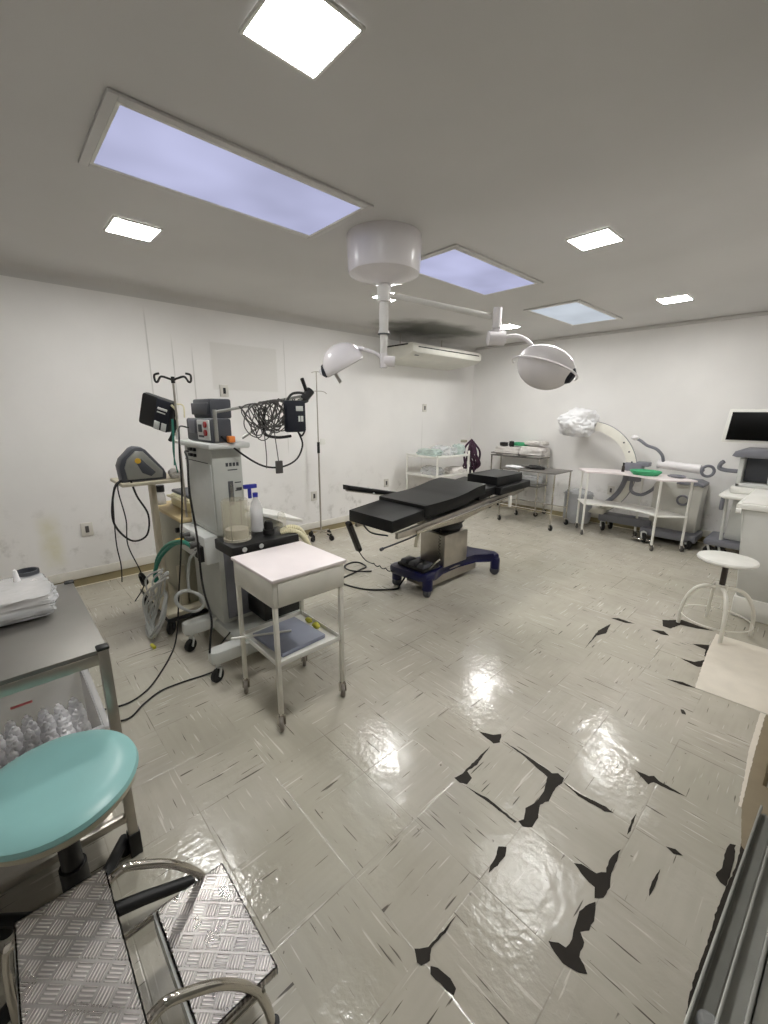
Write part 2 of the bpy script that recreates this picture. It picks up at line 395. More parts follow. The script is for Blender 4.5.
# ------------------------------------------------------------------ the room
XL, YF, ZC = -4.47, 6.3, 2.62
FX1, FY0 = .9, -1.3
gaps = [
[(-.971,1.57),(-.91,1.603),(-.886,1.638),(-.862,1.582),(-.879,1.555),(-.923,1.561)],
[(-.865,1.605),(-.744,1.606),(-.637,1.602),(-.606,1.598),(-.589,1.617),(-.559,1.612),(-.554,1.578),(-.563,1.538),(-.554,1.454),(-.57,1.412),(-.548,1.353),(-.545,1.299),(-.571,1.274),(-.593,1.284),(-.583,1.306),(-.602,1.355),(-.587,1.418),(-.589,1.483),(-.611,1.563),(-.743,1.593)],
[(-.881,1.53),(-.86,1.389),(-.869,1.329),(-.834,1.316),(-.829,1.274),(-.855,1.258),(-.886,1.259),(-.877,1.305),(-.879,1.38)],
[(-.843,1.259),(-.728,1.283),(-.658,1.279),(-.593,1.276),(-.598,1.267),(-.715,1.268)],
[(-.555,1.588),(-.481,1.582),(-.383,1.601),(-.353,1.593),(-.382,1.575),(-.481,1.567)],
[(-.364,1.886),(-.31,1.896),(-.296,1.914),(-.274,1.899),(-.169,1.896),(-.232,1.880),(-.288,1.873),(-.3,1.846)],
[(-.291,1.66),(-.294,1.613),(-.287,1.536),(-.281,1.563)],
[(-.284,1.46),(-.278,1.405),(-.277,1.347),(-.263,1.296),(-.265,1.248),(-.286,1.225),(-.299,1.257),(-.333,1.264),(-.377,1.286),(-.357,1.303),(-.311,1.31),(-.29,1.338),(-.297,1.396)],
[(-.278,1.214),(-.263,1.175),(-.261,1.121),(-.276,1.097),(-.261,1.078),(-.254,1.034),(-.221,1.012),(-.239,.996),(-.281,.982),(-.305,.988),(-.336,1.002),(-.313,1.021),(-.293,1.026),(-.287,1.061),(-.294,1.085),(-.303,1.151),(-.29,1.195)],
[(-.593,1.14),(-.572,1.162),(-.557,1.129),(-.556,1.081),(-.566,1.036),(-.577,1.059),(-.578,1.094)],
[(-.565,.854),(-.559,.792),(-.564,.73),(-.547,.704),(-.557,.68),(-.572,.676),(-.597,.693),(-.571,.727),(-.568,.791)],
[(-.539,.697),(-.521,.711),(-.483,.718),(-.459,.714),(-.454,.698),(-.478,.691),(-.507,.685),(-.528,.685)],
[(-.171,1.594),(-.146,1.609),(-.121,1.598),(-.147,1.582)],
[(-.164,1.487),(-.16,1.428),(-.164,1.361),(-.17,1.385),(-.17,1.439)],
[(-.964,3.331),(-.926,3.373),(-.807,3.368),(-.862,3.33)],
[(-.931,3.233),(-.902,3.056),(-.936,2.97),(-.922,2.727),(-.939,2.877),(-.956,3.054)],
[(-.701,3.356),(-.628,3.405),(-.58,3.356),(-.626,3.336)],
[(-.681,3.594),(-.575,3.709),(-.465,3.687),(-.376,3.678),(-.469,3.63),(-.568,3.606),(-.602,3.485),(-.653,3.482)],
[(-.442,3.347),(-.36,3.417),(-.327,3.23),(-.351,3.221),(-.362,3.324)],
[(-.453,3.078),(-.379,3.095),(-.338,3.178),(-.325,3.076),(-.356,3.043)],
[(-.455,2.756),(-.378,2.792),(-.306,2.785),(-.371,2.76)],
[(-.328,2.506),(-.313,2.511),(-.295,2.476),(-.313,2.468)],
[(-.006,2.013),(.015,1.808),(.015,1.685),(.004,1.583),(-.004,1.472),(-.006,1.343),(-.015,1.206),(-.011,1.093),(.02,1.0),(.04,1.287),(.04,1.558),(.05,1.742),(.02,1.996)],
[(-.028,1.604),(-.017,1.65),(-.02,1.744),(-.011,1.779),(.001,1.788),(.009,1.679),(.004,1.583),(-.012,1.587)],
]
b = MB()
v = [b.bm.verts.new(p) for p in ((XL, FY0, 0), (FX1, FY0, 0), (FX1, YF, 0), (XL, YF, 0))]; b.bm.faces.new(v)
def decal(poly, z, idx, jag=0):
    pts = []
    n = len(poly)
    for i in range(n):
        a, c = Vector(poly[i]), Vector(poly[(i+1) % n]); L = (c-a).length; k = max(1, int(L/.014)) if jag else 1
        for j in range(k):
            p = a+(c-a)*(j/k)
            if jag: p += Vector((noise.noise(Vector((p.x*60, p.y*60, 1))), noise.noise(Vector((p.x*60, p.y*60, 9)))))*jag
            pts.append(p)
    f = b.bm.faces.new([b.bm.verts.new((p.x, p.y, z)) for p in pts]); f.material_index = idx
for i, g in enumerate(gaps): decal(g, .0010+.00004*i, 1, .004)
decal([(-.357, 3.639), (-.35, 3.3), (-.335, 3.05), (-.316, 2.783), (-.2, 2.79), (-.03, 2.8), (.02, 2.8), (.02, 3.64)], .0024, 2, .003)
decal([(-.03, 2.79), (-.033, 2.4), (-.024, 2.2), (-.018, 2.0), (-.008, 2.0), (-.012, 2.4), (-.008, 2.79)], .0023, 2, .003)
decal([(-.008, 2.79), (-.012, 2.4), (-.008, 2.0), (.016, 1.8), (.07, 1.75), (.07, 2.79)], .0022, 3, .002)
fl = b.build('floor', M['floor'], slots=[M['floor'], M['gap'], M['patch'], M['tanwall']]); struct(fl)
for p in fl.data.polygons:
    if p.normal.z < 0: p.flip()

def plate(name, pts, m):
    q = MB(); q.bm.faces.new([q.bm.verts.new(p) for p in pts]); return struct(q.build(name, m))
plate('wall_left', [(XL, FY0, 0), (XL, YF, 0), (XL, YF, ZC), (XL, FY0, ZC)], M['wall_l'])
plate('wall_far', [(XL, YF, 0), (FX1, YF, 0), (FX1, YF, ZC), (XL, YF, ZC)], M['wall'])
plate('wall_near', [(XL, FY0, 0), (FX1, FY0, 0), (FX1, FY0, ZC), (XL, FY0, ZC)], M['wall'])
q = MB(); q.box(.05, FX1, 2.2, YF, 0, ZC); struct(q.build('wall_right', M['wall']))
plate('wall_entrance', [(FX1, FY0, 0), (FX1, 2.2, 0), (FX1, 2.2, ZC), (FX1, FY0, ZC)], M['wall'])
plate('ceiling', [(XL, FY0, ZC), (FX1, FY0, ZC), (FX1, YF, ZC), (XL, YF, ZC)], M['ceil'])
# cove along the left and far walls
def cove(name, pts):
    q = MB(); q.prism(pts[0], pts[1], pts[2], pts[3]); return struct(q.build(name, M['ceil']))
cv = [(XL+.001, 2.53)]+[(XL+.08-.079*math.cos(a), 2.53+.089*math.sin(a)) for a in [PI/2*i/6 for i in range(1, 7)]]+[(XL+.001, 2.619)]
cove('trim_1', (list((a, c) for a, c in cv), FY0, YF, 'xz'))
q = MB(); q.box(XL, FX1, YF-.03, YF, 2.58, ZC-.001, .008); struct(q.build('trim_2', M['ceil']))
# skirting: white ledge, olive foot, pale line on the floor
def skirt(name, a):
    x0, x1, y0, y1, ax = a
    q = MB()
    if ax == 'l': q.box(XL, XL+.018, y0, y1, .075, .155, .006); q2 = MB(); q2.box(XL, XL+.006, y0, y1, 0, .075); q3 = MB(); q3.box(XL+.006, XL+.022, y0, y1, .0, .004)
    else: q.box(x0, x1, YF-.018, YF, .075, .155, .006); q2 = MB(); q2.box(x0, x1, YF-.006, YF, 0, .075); q3 = MB(); q3.box(x0, x1, YF-.022, YF-.006, .0, .004)
    o = struct(q.build(name, M['skirt'])); q2.build('skirting_foot', M['olive'], o); q3.build('edge_line', M['line'], o)
skirt('baseboard_left', (0, 0, FY0, YF, 'l')); skirt('baseboard_far', (XL+.02, .05, 0, 0, 'f'))
q = MB(); q.box(.035, .05, 2.2, YF, 0, .12, .004); struct(q.build('baseboard_right', M['tanwall']))

# aluminium sliding door beside the camera
R = Matrix.Translation((.047, 2.11, 0)) @ Matrix.Rotation(math.radians(-3.2), 4, 'Z')
q = MB(); q.box(0, .20, -1.9, -.1, .0, .012, M4=R); dr = struct(q.build('door_1', M['alu']))
for i, (x0, x1, h) in enumerate(((0, .008, .05), (.05, .058, .045), (.098, .108, .06))):
    q = MB(); q.box(x0, x1, -1.9, -.1, .012, h, .002, M4=R); q.build('door_rail', M['alu'], dr)
q = MB(); q.box(.012, .046, -1.9, -.1, .012, .018, M4=R); q.build('track_groove', M['panelgrey'], dr)
q = MB(); q.box(.112, .15, -1.9, -.1, .012, 2.1, .004, M4=R); q.build('door_leaf', M['panelgrey'], dr)
q = MB(); q.lathe([(.0, .03), (.018, .028), (.028, .018), (.030, 0)], (.035, 1.115, .02), seg=24); q.build('door_stop', M['clear'], dr)

# ------------------------------------------------------------------ ceiling: panels, skylights
def led(x, y, label):
    t = thing('ceiling_light', label, 'ceiling light', (x, y, ZC), 'square ceiling light panels')
    q = MB()
    for a in ((-.13, .13, -.13, -.119), (-.13, .13, .119, .13), (-.13, -.119, -.119, .119), (.119, .13, -.119, .119)):
        q.box(x+a[0], x+a[1], y+a[2], y+a[3], ZC-.012, ZC-.001, .002)
    q.build('frame', M['white'], t)
    q = MB(); q.box(x-.119, x+.119, y-.119, y+.119, ZC-.010, ZC-.003); q.build('diffuser', M['led'], t)
    return t
led(-1.25, .84, 'bright square ceiling panel nearest the camera at the top edge of the photo')
led(-3.12, .84, 'square ceiling panel beside the wall side of the long skylight, above the wrapped cuff')
led(-1.26, 2.99, 'square ceiling panel level with the second skylight, away from the left wall')
led(-1.29, 5.0, 'small square ceiling panel closest to the far wall above the wall screen')
led(-3.12, 2.99, 'square ceiling panel partly hidden behind the surgical lamp pole')
led(-3.11, 5.03, 'square ceiling panel glimpsed beside the elbow of the surgical lamp arm')

def skylight(x0, x1, y0, y1, m, label):
    t = thing('skylight', label, 'skylight', ((x0+x1)/2, (y0+y1)/2, ZC), 'frosted skylights in the ceiling')
    q = MB(); w = .036
    for a in ((x0-w, x1+w, y0-w, y0), (x0-w, x1+w, y1, y1+w), (x0-w, x0, y0, y1), (x1, x1+w, y0, y1)):
        q.box(*a, ZC-.013, ZC-.0005, .003)
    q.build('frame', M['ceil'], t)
    q = MB()
    for a in ((x0, x1, y0, y0+.012), (x0, x1, y1-.012, y1), (x0, x0+.012, y0+.012, y1-.012), (x1-.012, x1, y0+.012, y1-.012)):
        q.box(*a, ZC-.013, ZC-.001)
    q.build('bead', M['white'], t)
    q = MB(); q.box(x0+.012, x1-.012, y0+.012, y1-.012, ZC-.009, ZC-.002); q.build('diffuser', m, t)
skylight(-2.455, -1.933, .517, 1.66, M['sky'], 'long lilac frosted skylight nearest the camera, left of the lamp mount')
skylight(-2.465, -1.945, 2.456, 3.578, M['sky'], 'lilac frosted skylight just right of the white lamp mount drum')
skylight(-2.48, -1.96, 4.41, 5.515, M['sky3'], 'pale grey-blue frosted skylight farthest away, above the right lamp head')

# ------------------------------------------------------------------ surgical lamp
LX, LY = -2.16, 2.016
t = thing('surgical_lamp', 'white ceiling mounted surgical lamp with two domed heads on arms', 'surgical lamp', (LX, LY, ZC))
q = MB(); q.lathe([(0, ZC-.001), (.235, ZC-.001), (.236, ZC-.02), (.228, ZC-.2), (.222, ZC-.215), (.17, ZC-.235), (.06, ZC-.262), (.05, ZC-.27), (0, ZC-.27)], (LX, LY, 0), seg=48); q.build('ceiling_cover', M['lamp'], t)
q = MB(); q.cyl((LX, LY, 2.36), (LX, LY, 2.06), .03); q.cyl((LX, LY, 2.07), (LX, LY, 2.05), .036); q.cyl((LX, LY, 2.05), (LX, LY, 1.9), .024); q.build('pole', M['pole'], t)
q = MB(); q.cyl((LX, LY, 2.053), (LX, LY, 2.047), .0395); q.build('pole_ring', M['dgrey'], t)
J = Vector((-1.655, 2.56, 2.16))
q = MB(); q.tube([(LX, LY, 2.285), (LX+.08, LY+.09, 2.27), tuple(J+Vector((-.03, -.03, 0)))], lambda s: .018+.004*s, 14, smooth=False)
q.cyl((LX, LY, 2.335), (LX, LY, 2.245), .045); q.build('arm', M['pole'], t)
q = MB(); q.cyl(tuple(J+Vector((0, 0, .055))), tuple(J+Vector((0, 0, -.07))), .028); q.build('elbow_cap', M['lamp'], t)
q = MB(); q.cyl((J.x, J.y, 2.085), (J.x, J.y, 2.045), .03); q.cyl((J.x-.036, J.y-.04, 2.03), (J.x+.036, J.y+.04, 2.03), .046); q.build('elbow', M['lamp'], t)
q = MB(); q.lathe([(0, .003), (.03, .002), (.03, 0)], (J.x+.037, J.y+.041, 2.03), (.67, .74, 0), seg=18); q.build('elbow_bolt', M['dgrey'], t)

def lamp_head(c, axis, r, depth, side, bow_lift):
    """axis: from the light opening to the top of the shell; side: unit vector along the bow hinge line"""
    c = Vector(c); a = Vector(axis).normalized(); s = Vector(side); s = (s-a*s.dot(a)).normalized(); w = a.cross(s)
    prof = [(r*.0, depth)]+[(r*math.sin(u)**.9, depth*math.cos(u)) for u in [PI/2*i/10 for i in range(1, 11)]]
    prof += [(r*1.01, -.012), (r*.96, -.03), (r*.9, -.032)]
    q = MB(); q.lathe(prof, c, a, seg=40); sh = q.build('lamp_shell', M['lamp'], t)
    q = MB(); q.lathe([(0, -.028), (r*.55, -.03), (r*.9, -.025)], c, a, seg=32); q.build('lens', M['clear'], sh)
    q = MB()
    for sg in (1,):
        p = c+s*(r*.93*sg)+a*(depth*.16)
        q.lathe([(0, .024), (r*.2, .021), (r*.30, .0), (r*.27, -.03)], p, s*sg+a*.35, seg=20, sy=1.3)
    q.build('end_cap', M['navy'], sh)
    q = MB(); pts = []
    for i in range(-9, 10):
        an = PI*i/18*1.18
        pts.append(c+s*(math.sin(an)*r*1.18)+w*(-math.cos(an)*r*bow_lift)+a*(.02+depth*(.55 if bow_lift < 0 else .35)*math.cos(an)))
    q.tube([tuple(p) for p in pts], .0068, 10, k=3); q.build('bow_handle', M['lamp'], sh)
    return sh
# right head: shell turned towards the camera
ax = Vector((.50, -.62, .26)).normalized()
RC = Vector((-1.40, 2.765, 1.85))
lamp_head(RC, (.0, -.50, -.72), .182, .125, (.64, .70, .32), -1.0)
q = MB(); q.tube([(J.x+.03, J.y+.03, 2.035), (-1.56, 2.66, 2.045), (-1.50, 2.70, 2.01), (-1.455, 2.725, 1.95)], .0125, 10)
q.cyl((-1.468, 2.72, 1.97), (-1.445, 2.73, 1.935), .022); q.build('head_bracket', M['lamp'], t)
# left head: tilted, opening down to the right
LC = Vector((-2.36, 1.83, 1.868))
lamp_head(LC, (-.24, -.42, .87), .140, .128, (-.6, -.64, -.47), .35)
q = MB(); q.tube([(LX, LY, 1.885), (-2.2, 1.99, 1.93), (-2.27, 1.93, 1.958), (-2.33, 1.885, 1.965)], .0125, 10)
q.cyl((LX, LY, 1.93), (LX, LY, 1.84), .026); q.cyl((LX, LY, 1.885), (LX+.05, LY+.055, 1.88), .034); q.build('head_bracket', M['lamp'], t)
q = MB(); q.tube([(-2.40, 1.795, 1.80), (-2.385, 1.81, 1.765), (-2.375, 1.82, 1.745)], .012, 8); q.build('sterile_handle', M['pole'], t)

# ------------------------------------------------------------------ air conditioner
t = thing('air_conditioner', 'white ceiling slung air conditioner on the left wall near the corner', 'air conditioner', (-4.16, 4.85, 2.3))
q = MB(); q.prism([(-4.468, 2.42), (-3.90, 2.42), (-3.865, 2.40), (-3.85, 2.37), (-3.86, 2.31), (-3.93, 2.265), (-4.12, 2.235), (-4.468, 2.205)], 4.11, 5.6, 'xz', .012); q.build('casing', M['acwhite'], t)
q = MB(); q.box(-3.875, -3.8475, 4.2, 5.53, 2.362, 2.376, .003); q.build('air_slot', M['black'], t)
q = MB(); q.box(-3.95, -3.856, 4.18, 5.54, 2.30, 2.306, .002); q.build('louvre', M['white'], t)
q = MB(); q.box(-4.40, -3.95, 4.100, 4.112, 2.395, 2.41, .002); q.build('side_gap', M['black'], t)
q = MB(); q.box(-3.93, -3.90, 4.2, 4.27, 2.268, 2.276, .002); q.build('display', M['dgrey'], t)
for y in (4.4, 5.3):
    q = MB(); q.cyl((-4.38, y, 2.415), (-4.38, y, ZC-.001), .006, seg=8); q.build('hanging_rod', M['steel'], t)

# ------------------------------------------------------------------ wall sockets
def socket(loc, ax, label, slot=False):
    t = thing('wall_socket', label, 'socket', loc, 'wall sockets')
    x, y, z = loc; q = MB()
    if ax == 'l': q.box(x, x+.012, y-.045, y+.045, z-.06, z+.06, .004)
    else: q.box(x-.045, x+.045, y-.012, y, z-.06, z+.06, .004)
    q.build('plate', M['socket'], t); q = MB()
    if ax == 'l': q.box(x+.011, x+.016, y-.014, y+.014, z-.03, z+.03, .002)
    else: q.box(x-.014, x+.014, y-.016, y-.011, z-.03, z+.03, .002)
    q.build('outlet', M['black'] if slot else M['cableg'], t)
socket((XL, 1.89, 1.76), 'l', 'wall plate with a black slot high on the left wall behind the anaesthesia machine', True)
socket((XL, 2.955, .50), 'l', 'low wall socket on the left wall beside the tall drip stand')
socket((XL, .533, .516), 'l', 'grey smudged wall socket low on the left wall nearest the steel table')
socket((XL, 5.04, 1.62), 'l', 'small switch plate on the left wall below the air conditioner', True)
socket((XL, 4.23, .53), 'l', 'low wall socket on the left wall behind the operating table arm board')
socket((-2.05, YF, .5), 'f', 'low wall socket on the far wall behind the crescent table')

# ------------------------------------------------------------------ small white wheeled table in front of the machine
t = thing('wheeled_side_table', 'small white square wheeled table with deep drawer box standing before the anaesthesia machine', 'table', (-1.86, 1.06, 0))
q = MB(); q.box(-2.088, -1.642, .845, 1.275, .784, .802, .005); q.build('tabletop', M['tabletop'], t)
q = MB(); q.box(-2.07, -1.648, .85, 1.26, .655, .785, .004); q.build('drawer_box', M['cream'], t)
q = MB(); q.box(-1.650, -1.643, .872, 1.238, .668, .776, .003); dw = q.build('drawer', M['cream'], t)
for x, y in ((-1.660, .862), (-2.056, .862), (-1.660, 1.244), (-2.054, 1.244)):
    q = MB(); q.box(x-.011, x+.011, y-.011, y+.011, .085, .66, .003); q.build('leg', M['cream'], t)
    caster(t, x, y, .09, .036, .02, -.5, M['chrome'], M['wheelgrey'])
q = MB(); q.box(-2.045, -1.665, .868, 1.23, .348, .354)
for a in ((-2.05, -1.66, .857, .863), (-2.05, -1.66, 1.236, 1.242), (-2.057, -2.051, .857, 1.242), (-1.66, -1.654, .857, 1.242)): q.box(*a, .345, .372, .002)
q.build('shelf', M['white'], t)
q = MB(); q.box(-2.0, -1.71, .90, 1.17, .355, .378, .004, M4=Matrix.Translation((-1.86, 1.04, 0)) @ Matrix.Rotation(.06, 4, 'Z') @ Matrix.Translation((1.86, -1.04, 0))); fo = q.build('folder', M['paperblue'])
tag(fo, 'blue-grey folder lying flat on the lower shelf of the small white table', 'folder')
q = MB(); q.crumple((-1.83, 1.195, .378), (.028, .018, .02), .3, 3, 3, 2); q.crumple((-1.92, 1.205, .372), (.025, .016, .014), .3, 3, 4, 2)
tag(q.build('swab_packet', M['ygreen']), 'crumpled yellow-green packet at the back of the small white table shelf', 'packet')
q = MB(); q.tube([(-2.001, .777, .386), (-1.93, .917, .386), (-1.86, 1.055, .386)], .006, 8, smooth=False)
tag(q.build('plastic_rod', M['white']), 'thin white plastic rod poking out of the small white table shelf', 'rod')

# ------------------------------------------------------------------ anaesthesia machine
t = thing('anaesthesia_machine', 'tall grey anaesthesia machine with cable arm and clear absorber canister', 'anaesthesia machine', (-2.6, 1.1, 0))
q = MB(); q.box(-2.80, -2.22, .93, 1.45, .10, .19, .02); q.build('base', M['grey'], t)
for x in (-2.256, -2.70):
    q = MB(); q.prism([(x-.05, .95), (x-.045, .78), (x-.025, .745), (x+.025, .745), (x+.045, .78), (x+.05, .95)], .125, .205, 'xy', .012); q.build('base_arm', M['lgrey'], t)
    caster(t, x, .79, .13, .042, .03, -1.2, M['lgrey'], M['black'])
for x in (-2.30, -2.74): caster(t, x, 1.40, .11, .042, .03, .6, M['lgrey'], M['black'])
q = MB(); q.box(-2.99, -2.54, .95, 1.42, .19, .80, .008); q.build('lower_cabinet', M['grey'], t)
q = MB(); q.box(-2.545, -2.532, .985, 1.40, .22, .77, .003); q.build('front_panel', M['mgrey'], t)
q = MB(); q.box(-2.545, -2.39, 1.0, 1.24, .70, .78, .006); q.build('tray_bracket', M['dgrey'], t)
q = MB(); q.box(-2.535, -2.30, 1.12, 1.38, .24, .36, .01); q.build('foot_rest', M['black'], t)
q = MB(); q.box(-2.98, -2.53, .87, .96, .62, .80, .012); q.build('side_block', M['lgrey'], t)
q = MB(); q.box(-2.96, -2.50, .95, 1.135, .80, 1.335, .01); q.build('column', M['grey'], t)
q = MB(); q.box(-2.94, -2.52, .9465, .951, .83, 1.24, .001); q.build('side_cover', M['lgrey'], t)
q = MB(); q.box(-2.98, -2.44, .915, 1.17, 1.335, 1.37, .012); q.build('top_shelf', M['lgrey'], t)
q = MB(); q.box(-2.94, -2.56, .9440, .9475, 1.243, 1.247); q.build('panel_seam', M['ink'], t)
q = MB(); q.box(-2.502, -2.496, 1.035, 1.068, .985, 1.135, .003); fm = q.build('flow_meter', M['dgrey'], t)
q = MB(); q.tube([(-2.494, 1.052, 1.0), (-2.494, 1.052, 1.12)], .007, 10, smooth=False); q.build('flow_tube', M['amber'], fm)
q = MB()
for i in range(4): q.box(-2.5, -2.4975, 1.03+i*.022, 1.045+i*.022, 1.225, 1.247)
q.box(-2.5, -2.4975, 1.04, 1.10, 1.20, 1.206)
for z in (1.12, 1.07, 1.0): q.box(-2.5, -2.4975, 1.078, 1.118, z, z+.006)
q.box(-2.5, -2.4975, 1.085, 1.12, 1.075, 1.09); q.build('label_print', M['ink'], t)
q = MB(); q.box(-2.39, -2.14, .88, 1.30, .765, .828, .008); tr = q.build('absorber_tray', M['black'], t)
for y in (.95, 1.05): 
    q = MB(); q.cyl((-2.152, y, .805), (-2.138, y, .805), .014, seg=12); q.build('valve_knob', M['lgrey'], tr)
q = MB(); q.cyl((-2.28, .975, .828), (-2.28, .975, .842), .076, seg=32); q.cyl((-2.28, .975, .842), (-2.28, .975, .895), .064, seg=32); q.build('soda_lime', M['granule'], tr)
q = MB(); q.lathe([(.074, .84), (.074, 1.05), (.071, 1.065), (.066, 1.065), (.068, 1.05), (.069, .845)], (-2.28, .975, 0), seg=36)
for k in range(4):
    a = PI/4+k*PI/2; q.cyl((-2.28+.08*math.cos(a), .975+.08*math.sin(a), .84), (-2.28+.08*math.cos(a), .975+.08*math.sin(a), 1.05), .004, seg=8)
q.build('absorber_canister', M['amber'], tr)
q = MB(); q.lathe([(0, .05), (.02, .05), (.028, .03), (.026, .0), (.034, 0), (.034, -.03), (0, -.03)], (-2.235, 1.15, .868), seg=20); q.build('pressure_valve', M['black'], tr)
q = MB(); q.lathe([(.028, .838), (.026, .93), (.018, .955), (0, .955)], (-2.23, 1.235, 0), seg=20); q.build('breathing_valve', M['amber'], tr)
def hose(pts, r, m, name, parent, rib=True):
    P = catmull(pts, 14); L = sum((P[i+1]-P[i]).length for i in range(len(P)-1))
    q = MB(); q.tube([tuple(p) for p in P], (lambda s: r*(1+.09*math.sin(s*L/.010*PI))) if rib else r, 12, smooth=not rib, k=2); return q.build(name, m, parent)
hose([(-2.22, 1.22, .83), (-2.20, 1.27, .84), (-2.17, 1.33, .81), (-2.13, 1.37, .72), (-2.10, 1.37, .62), (-2.14, 1.34, .5), (-2.2, 1.36, .42)], .017, M['yhose'], 'breathing_hose', t)
hose([(-2.25, 1.24, .83), (-2.24, 1.30, .85), (-2.22, 1.36, .82), (-2.20, 1.40, .72), (-2.18, 1.41, .6), (-2.2, 1.38, .45)], .017, M['yhose'], 'breathing_hose', t)
q = MB(); q.box(-2.85, -2.48, 1.22, 1.56, -.012, .012, .008, M4=Matrix.Translation((0, 1.22, .90)) @ Matrix.Rotation(-.30, 4, 'X') @ Matrix.Translation((0, -1.22, 0))); q.build('writing_tray', M['white'], t)
# modules on top
q = MB(); q.box(-2.86, -2.47, .945, 1.075, 1.372, 1.51, .014); mo = q.build('patient_monitor', M['dgrey'], t)
q = MB(); q.box(-2.655, -2.475, .938, .948, 1.385, 1.502, .004); q.build('module_face', M['lgrey'], mo)
for z in (1.475, 1.428):
    q = MB(); q.cyl((-2.515, .9385, z), (-2.515, .928, z), .018, seg=18); q.build('connector', M['red'], mo)
q = MB(); q.box(-2.63, -2.575, .934, .94, 1.43, 1.475, .002); q.box(-2.63, -2.55, .934, .94, 1.40, 1.412, .002); q.build('port', M['ink'], mo)
q = MB(); q.box(-2.80, -2.70, .938, .948, 1.42, 1.50, .004); q.build('rear_port', M['mgrey'], mo)
q = MB(); q.box(-2.87, -2.58, 1.00, 1.13, 1.508, 1.625, .012); q.box(-2.86, -2.60, .985, 1.0, 1.53, 1.60, .004); q.build('gas_module', M['dgrey'], t)
q = MB(); q.box(-2.46, -2.42, 1.03, 1.07, 1.372, 1.41, .006); q.build('orange_clip', M['orange'], t)
for z in (1.305, 1.27):
    q = MB(); q.box(-2.85, -2.80, .932, .95, z, z+.02, .003); q.box(-2.77, -2.74, .935, .95, z, z+.02, .003); q.build('power_inlet', M['black'], t)
# swing arm with hanging leads
AE = Vector((-2.40, 1.56, 1.655))
q = MB(); q.tube([(-2.47, .975, 1.545), tuple(AE)], .0085, 10, smooth=False); q.tube([(-2.46, .975, 1.38), (-2.46, .975, 1.56)], .011, 10, smooth=False)
q.tube([(-2.44, 1.12, 1.395), (-2.40, 1.36, 1.545), tuple(AE)], .0075, 10, smooth=False); q.build('cable_arm', M['alu'], t)
q = MB(); q.cyl(tuple(AE+Vector((0, -.03, -.03))), tuple(AE+Vector((0, .03, .03))), .028); q.tube([tuple(AE+Vector((0, 0, .02))), tuple(AE+Vector((.02, -.045, .10)))], .012, 8, smooth=False); q.build('arm_clamp', M['black'], t)
q = MB(); rnd = random.Random(3)
for i in range(17):
    y = 1.12+rnd.random()*.26; zt = 1.55+(y-.975)*.17; w = .035+rnd.random()*.06; h = .10+rnd.random()*.10; x = -2.43+rnd.random()*.06
    q.tube([(x, y+w*math.sin(a)+.02*math.sin(2*a+i), zt-h/2+h/2*math.cos(a)+.01) for a in [2*PI*j/10 for j in range(10)]], .0035, 6, closed=True, k=4)
for i in range(7):
    y0, y1 = 1.1+rnd.random()*.1, 1.35+rnd.random()*.15; d = .06+rnd.random()*.16
    q.tube([(-2.42, y0, 1.58), (-2.40, (y0*2+y1)/3, 1.57-d), (-2.39, (y0+2*y1)/3, 1.58-d*.8), (-2.40, y1, 1.63)], .0035, 6)
q.tube([(-2.42, 1.25, 1.5), (-2.38, 1.24, 1.3), (-2.38, 1.235, 1.21)], .003, 6); q.tube([(-2.4, 1.3, 1.56), (-2.38, 1.31, 1.35), (-2.38, 1.32, 1.25)], .003, 6)
cb = q.build('lead_bundle', M['cableg'], t); cb['kind'] = 'stuff'
q = MB(); q.tube([(-2.46, 1.0, 1.41), (-2.44, 1.1, 1.31), (-2.40, 1.22, 1.225), (-2.38, 1.34, 1.21), (-2.38, 1.45, 1.25), (-2.38, 1.50, 1.34), (-2.39, 1.48, 1.42)], .006, 8); q.build('cuff_tube', M['cable'], t)
q = MB(); q.box(-2.39, -2.37, 1.30, 1.345, 1.17, 1.25, .004); q.build('lead_plug', M['cableg'], t)
q = MB()
for a in ((1.28, 1.60, 1.36),): q.tube([(-2.4, 1.26, 1.58), (-2.39, 1.24, 1.43), (-2.39, 1.32, 1.395), (-2.385, 1.42, 1.40)], .009, 8)
q.build('thick_lead', M['cable'], t)
# blood pressure cuff bag hanging at the arm end
cu = thing('pressure_cuff', 'navy blood pressure cuff hanging from the end of the machine cable arm', 'pressure cuff', (-2.37, 1.45, 1.50))
q = MB(); q.box(-2.395, -2.345, 1.375, 1.515, 1.425, 1.62, .014); q.build('cuff', M['navy'], cu)
q = MB(); q.box(-2.347, -2.342, 1.44, 1.49, 1.555, 1.585, .001); q.box(-2.347, -2.342, 1.455, 1.468, 1.49, 1.525, .001); q.box(-2.347, -2.342, 1.473, 1.49, 1.49, 1.525, .001); q.build('printed_mark', M['lgrey'], cu)
q = MB(); q.tube([(-2.37, 1.39, 1.61), (-2.38, 1.44, 1.66), (-2.39, 1.53, 1.665), (-2.38, 1.55, 1.62), (-2.37, 1.505, 1.61)], .008, 8); q.tube([(-2.37, 1.46, 1.43), (-2.37, 1.49, 1.40), (-2.37, 1.515, 1.43)], .006, 8); q.build('cuff_hose', M['cable'], cu)

